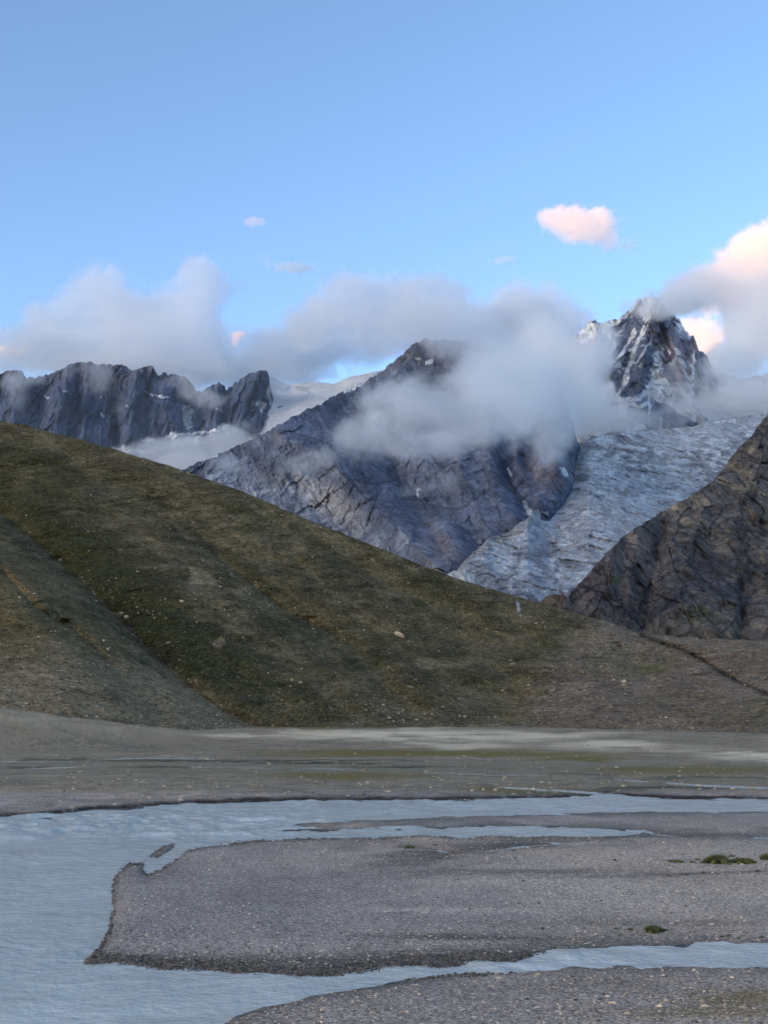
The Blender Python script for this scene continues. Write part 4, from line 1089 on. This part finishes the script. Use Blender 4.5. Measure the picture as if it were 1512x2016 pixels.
W = (1.0, 1.0, 1.0)
WB = (.945, .958, .985)                      # the higher banks, tinted slightly darker and cooler
cloud('cloud', 'broad grey cloud bank piled above the left cliffs', [(210, 566, 52, 40, 5400, 220, 1.), (150, 610, 70, 44, 5400, 240, .8), (90, 640, 60, 34, 5400, 240, .7), (250, 620, 80, 50, 5400, 260, 1.), (325, 625, 70, 50, 5400, 260, 1.), (405, 556, 46, 40, 5300, 200, 1.15), (385, 620, 50, 50, 5300, 240, 1.), (465, 568, 44, 13, 5300, 150, .6), (300, 690, 240, 50, 5300, 300, 1.2), (110, 690, 130, 32, 5300, 250, .9), (450, 724, 160, 24, 5400, 260, 1.), (-30, 715, 90, 22, 5300, 250, .7), (560, 728, 140, 30, 6000, 280, 1.1), (300, 735, 280, 26, 5200, 240, 1.1), (540, 690, 60, 40, 5400, 220, .7)],
      13, .0075, 200, 1.0, .36, .42, 1, puff=.75, color=WB)
cloud('cloud', 'grey cloud bank resting on the central summit', [(595, 650, 50, 36, 4300, 220, 1.), (650, 610, 70, 50, 4300, 240, 1.), (700, 585, 54, 36, 4300, 200, 1.), (760, 610, 80, 54, 4300, 240, 1.1), (640, 680, 150, 38, 5700, 240, 1.1), (840, 585, 70, 40, 4000, 240, 1.), (850, 635, 100, 32, 3800, 230, 1.1), (900, 615, 56, 40, 3900, 240, .9), (775, 665, 90, 32, 4300, 220, 1.), (945, 680, 70, 44, 3150, 150, 1.), (860, 655, 100, 28, 3060, 110, 1.2), (890, 690, 60, 26, 3000, 90, .8), (990, 640, 80, 50, 4300, 240, 1.1), (1060, 650, 70, 44, 4300, 240, .9), (570, 696, 80, 28, 5700, 220, 1.)],
      12, .0075, 190, 1.0, .36, .42, 2, puff=.75, color=WB)
cloud('cloud', 'thin blue grey cloud veil between the central summit and the right peak', [(1000, 590, 50, 44, 5600, 260, .8), (1040, 610, 80, 50, 5600, 280, .8), (1100, 625, 60, 44, 5600, 280, .8), (960, 640, 90, 50, 5400, 300, 1.), (1120, 665, 60, 46, 5500, 300, .9), (1030, 690, 110, 60, 5400, 300, 1.)],
      16, .006, 240, 1.0, .36, .5, 3, puff=.55, color=WB)
cloud('mist', 'dense white mist filling the gap below the right peak', [(1010, 760, 80, 80, 3600, 250, 1.1), (1080, 720, 80, 70, 3800, 260, 1.1), (1140, 760, 60, 80, 3700, 260, 1.1), (1160, 820, 70, 40, 3600, 220, 1.1), (1240, 830, 100, 22, 3500, 200, 1.), (1182, 690, 32, 60, 3900, 200, .9), (1050, 680, 70, 50, 3900, 260, 1.), (960, 720, 70, 50, 3500, 220, 1.), (1100, 830, 60, 40, 3400, 220, 1.), (1320, 843, 36, 10, 3500, 160, .6)],
      13, .009, 200, .95, .34, .42, 4, 'stuff', color=W)
cloud('mist', 'thick white fog bank across the face of the central mountain', [(860, 815, 150, 52, 2150, 150, 1.1), (775, 785, 70, 44, 2150, 120, .95), (930, 760, 90, 54, 2250, 150, 1.1), (1000, 820, 90, 60, 2150, 150, 1.1), (735, 845, 60, 26, 2050, 110, .85), (900, 868, 120, 24, 2050, 120, .95), (1060, 800, 60, 60, 2350, 140, 1.0), (1010, 740, 90, 60, 2400, 150, 1.1), (1090, 770, 50, 60, 2500, 120, 1.), (1120, 830, 30, 50, 2500, 100, .7), (875, 940, 40, 16, 1850, 80, .75), (820, 925, 40, 12, 1850, 80, .55), (1085, 870, 40, 44, 2450, 110, .6), (1010, 880, 56, 18, 2050, 90, .6), (690, 865, 50, 28, 2050, 90, .7), (780, 880, 110, 24, 2050, 110, .8), (1090, 900, 40, 30, 2400, 100, .6), (840, 965, 70, 16, 1850, 80, .6), (970, 710, 60, 40, 2500, 120, 1.)],
      6, .011, 95, 1.3, .46, .5, 5, 'stuff', puff=.55, color=W)
cloud('mist', 'wispy mist over the shoulder of the central mountain', [(590, 930, 55, 22, 2150, 90, .8), (560, 905, 44, 18, 2150, 90, .65), (510, 880, 60, 14, 2300, 90, .7), (440, 910, 60, 16, 2350, 90, .8), (640, 900, 44, 22, 2100, 90, .6), (540, 955, 44, 14, 2050, 80, .55), (480, 940, 60, 14, 2150, 80, .55), (610, 960, 34, 14, 2000, 70, .4), (700, 900, 40, 30, 2050, 80, .5)],
      6, .0075, 75, 1.1, .36, .45, 6, 'stuff', color=W)
cloud('mist', 'bank of white mist lying in the saddle behind the grassy hill', [(400, 885, 90, 26, 3350, 170, 1.1), (320, 895, 60, 22, 3350, 150, 1.), (460, 866, 50, 20, 3300, 150, .9), (250, 905, 60, 14, 3350, 140, .9), (360, 915, 80, 20, 3250, 150, 1.1), (500, 846, 40, 12, 3400, 130, .6)],
      10, .009, 120, .9, .34, .42, 7, 'stuff', color=W)
cloud('mist', 'faint wisps of mist drifting across the left cliffs', [(190, 735, 36, 40, 4150, 110, .8), (35, 790, 26, 60, 4150, 110, .6), (410, 780, 40, 24, 4150, 110, .9), (350, 745, 50, 14, 4200, 110, .6), (370, 775, 30, 22, 4200, 100, .7), (130, 725, 60, 14, 4250, 110, .6), (70, 742, 60, 14, 4250, 110, .65), (15, 755, 40, 14, 4200, 110, .5), (235, 800, 20, 50, 4150, 90, .4)],
      10, .006, 120, 1.1, .36, .45, 8, 'stuff', color=W)
cloud('mist', 'pinkish mist hanging before the right peak above the icefall', [(1420, 790, 90, 28, 3900, 180, 1.1), (1350, 765, 50, 26, 3950, 150, .9), (1480, 750, 80, 46, 4000, 180, 1.), (1320, 730, 30, 26, 3950, 120, .5), (1512, 800, 90, 24, 3900, 180, 1.), (1350, 803, 60, 14, 3850, 150, .9), (1255, 700, 30, 24, 3950, 100, .35), (1600, 760, 90, 40, 4000, 180, .9), (1290, 770, 26, 24, 3900, 110, .45), (1415, 715, 50, 36, 3950, 130, .8)],
      11, .0075, 150, 1.0, .34, .45, 9, 'stuff', puff=.55, color=W)
cloud('cloud', 'towering right cloud with an orange lit crest trailing past the snowy peak', [(1500, 480, 60, 36, 5600, 200, 1.), (1560, 500, 90, 60, 5600, 250, 1.), (1440, 530, 60, 36, 5600, 220, 1.), (1380, 570, 60, 36, 5600, 220, 1.), (1320, 600, 50, 24, 5600, 180, .8), (1480, 570, 80, 50, 5600, 260, 1.), (1500, 650, 80, 60, 5600, 260, 1.), (1600, 620, 90, 80, 5600, 280, 1.), (1250, 602, 36, 15, 4500, 90, .75), (1325, 590, 60, 24, 4450, 120, 1.25), (1300, 612, 24, 14, 4450, 80, .7), (1385, 606, 30, 26, 4600, 110, .9), (1410, 712, 50, 24, 5600, 200, .9), (1360, 570, 60, 22, 5500, 180, .9), (1475, 640, 50, 50, 5600, 240, 1.), (1460, 710, 80, 40, 5500, 220, .8)],
      13, .009, 180, 1.0, .36, .38, 10, puff=.75, color=(.97, .975, .985))
cloud('cloud', 'pale gold lit cloud glowing just behind the shoulder of the snowy peak', [(1400, 600, 36, 26, 7800, 160, 1.), (1350, 650, 50, 30, 7800, 180, 1.), (1400, 670, 44, 34, 7800, 180, 1.), (1440, 590, 24, 24, 7800, 130, .9), (1380, 700, 50, 26, 7700, 160, 1.)],
      16, .006, 200, .9, .36, .4, 18, puff=.55, color=W)
cloud('cloud', 'small pink lit cloud floating alone in the blue sky', [(1115, 437, 56, 26, 5200, 100, 1.05), (1160, 458, 56, 26, 5200, 100, 1.05), (1152, 432, 44, 22, 5200, 90, .9), (1196, 434, 30, 24, 5200, 80, .7), (1090, 425, 34, 18, 5200, 80, .7), (1210, 482, 50, 18, 5200, 80, .6), (1182, 412, 18, 16, 5200, 60, .6)],
      6, .012, 85, .9, .34, .45, 11, puff=.55, color=W)
cloud('cloud', 'ragged grey wisp of cloud high above the saddle', [(590, 528, 36, 12, 5200, 70, .8), (550, 522, 40, 10, 5200, 70, .6), (520, 508, 24, 9, 5200, 60, .5), (620, 530, 20, 7, 5200, 50, .4)], 9, .016, 80, .9, .22, .5, 12, color=W)
cloud('cloud', 'faintest little grey smudge of cloud, higher than the ragged wisp', [(503, 436, 24, 7, 5200, 50, .8), (490, 440, 14, 5, 5200, 40, .5)], 9, .012, 80, .7, .25, .5, 13, color=W)
cloud('cloud', 'thin flat grey wisp above the veil beside the central summit', [(985, 513, 30, 7, 5400, 60, .8), (1010, 510, 16, 5, 5400, 40, .5)], 9, .014, 80, .7, .24, .5, 14, color=W)
cloud('cloud', 'tiny golden lit cloud seen through the gap in the left banks', [(466, 662, 16, 9, 11500, 130, 1.), (462, 676, 9, 9, 11500, 110, .8), (478, 658, 9, 6, 11500, 90, .6)], 18, .012, 160, .4, .36, .4, 15, color=W)
cloud('cloud', 'small pale lit cloud low at the left photo edge', [(20, 692, 36, 9, 11500, 160, 1.), (50, 692, 16, 6, 11500, 110, .7), (-20, 690, 40, 12, 11500, 160, .9)], 18, .009, 160, .4, .36, .4, 16, color=W)

# the thin bluish air that lies in the upper valley
cloud('mist', 'thin bluish mist lying in the upper valley in front of the cliffs', [(100, 900, 1500, 420, 3100, 520, 1.1), (900, 900, 900, 420, 2900, 420, .6)],
      60, 0.0001, 900, .3, .12, .8, 19, 'stuff', color=(.84, .93, 1.0), octv=2, pad=1.4)

# small plume of pale smoke on the hill shoulder
p, _, _ = hill_point(1022, 1208)
cloud('smoke', 'thin pale bluish wisp of smoke on the shoulder of the hill', [(1020, 1190, 5, 7, float(p[1]) - 9, 2.5, .9), (1021, 1201, 5, 7, float(p[1]) - 9, 2.5, 1.), (1025, 1212, 4, 6, float(p[1]) - 9, 2.2, .7), (1017, 1183, 3, 5, float(p[1]) - 9, 2, .5)], .35, .22, 2.0, .4, .34, .5, 17, color=W)
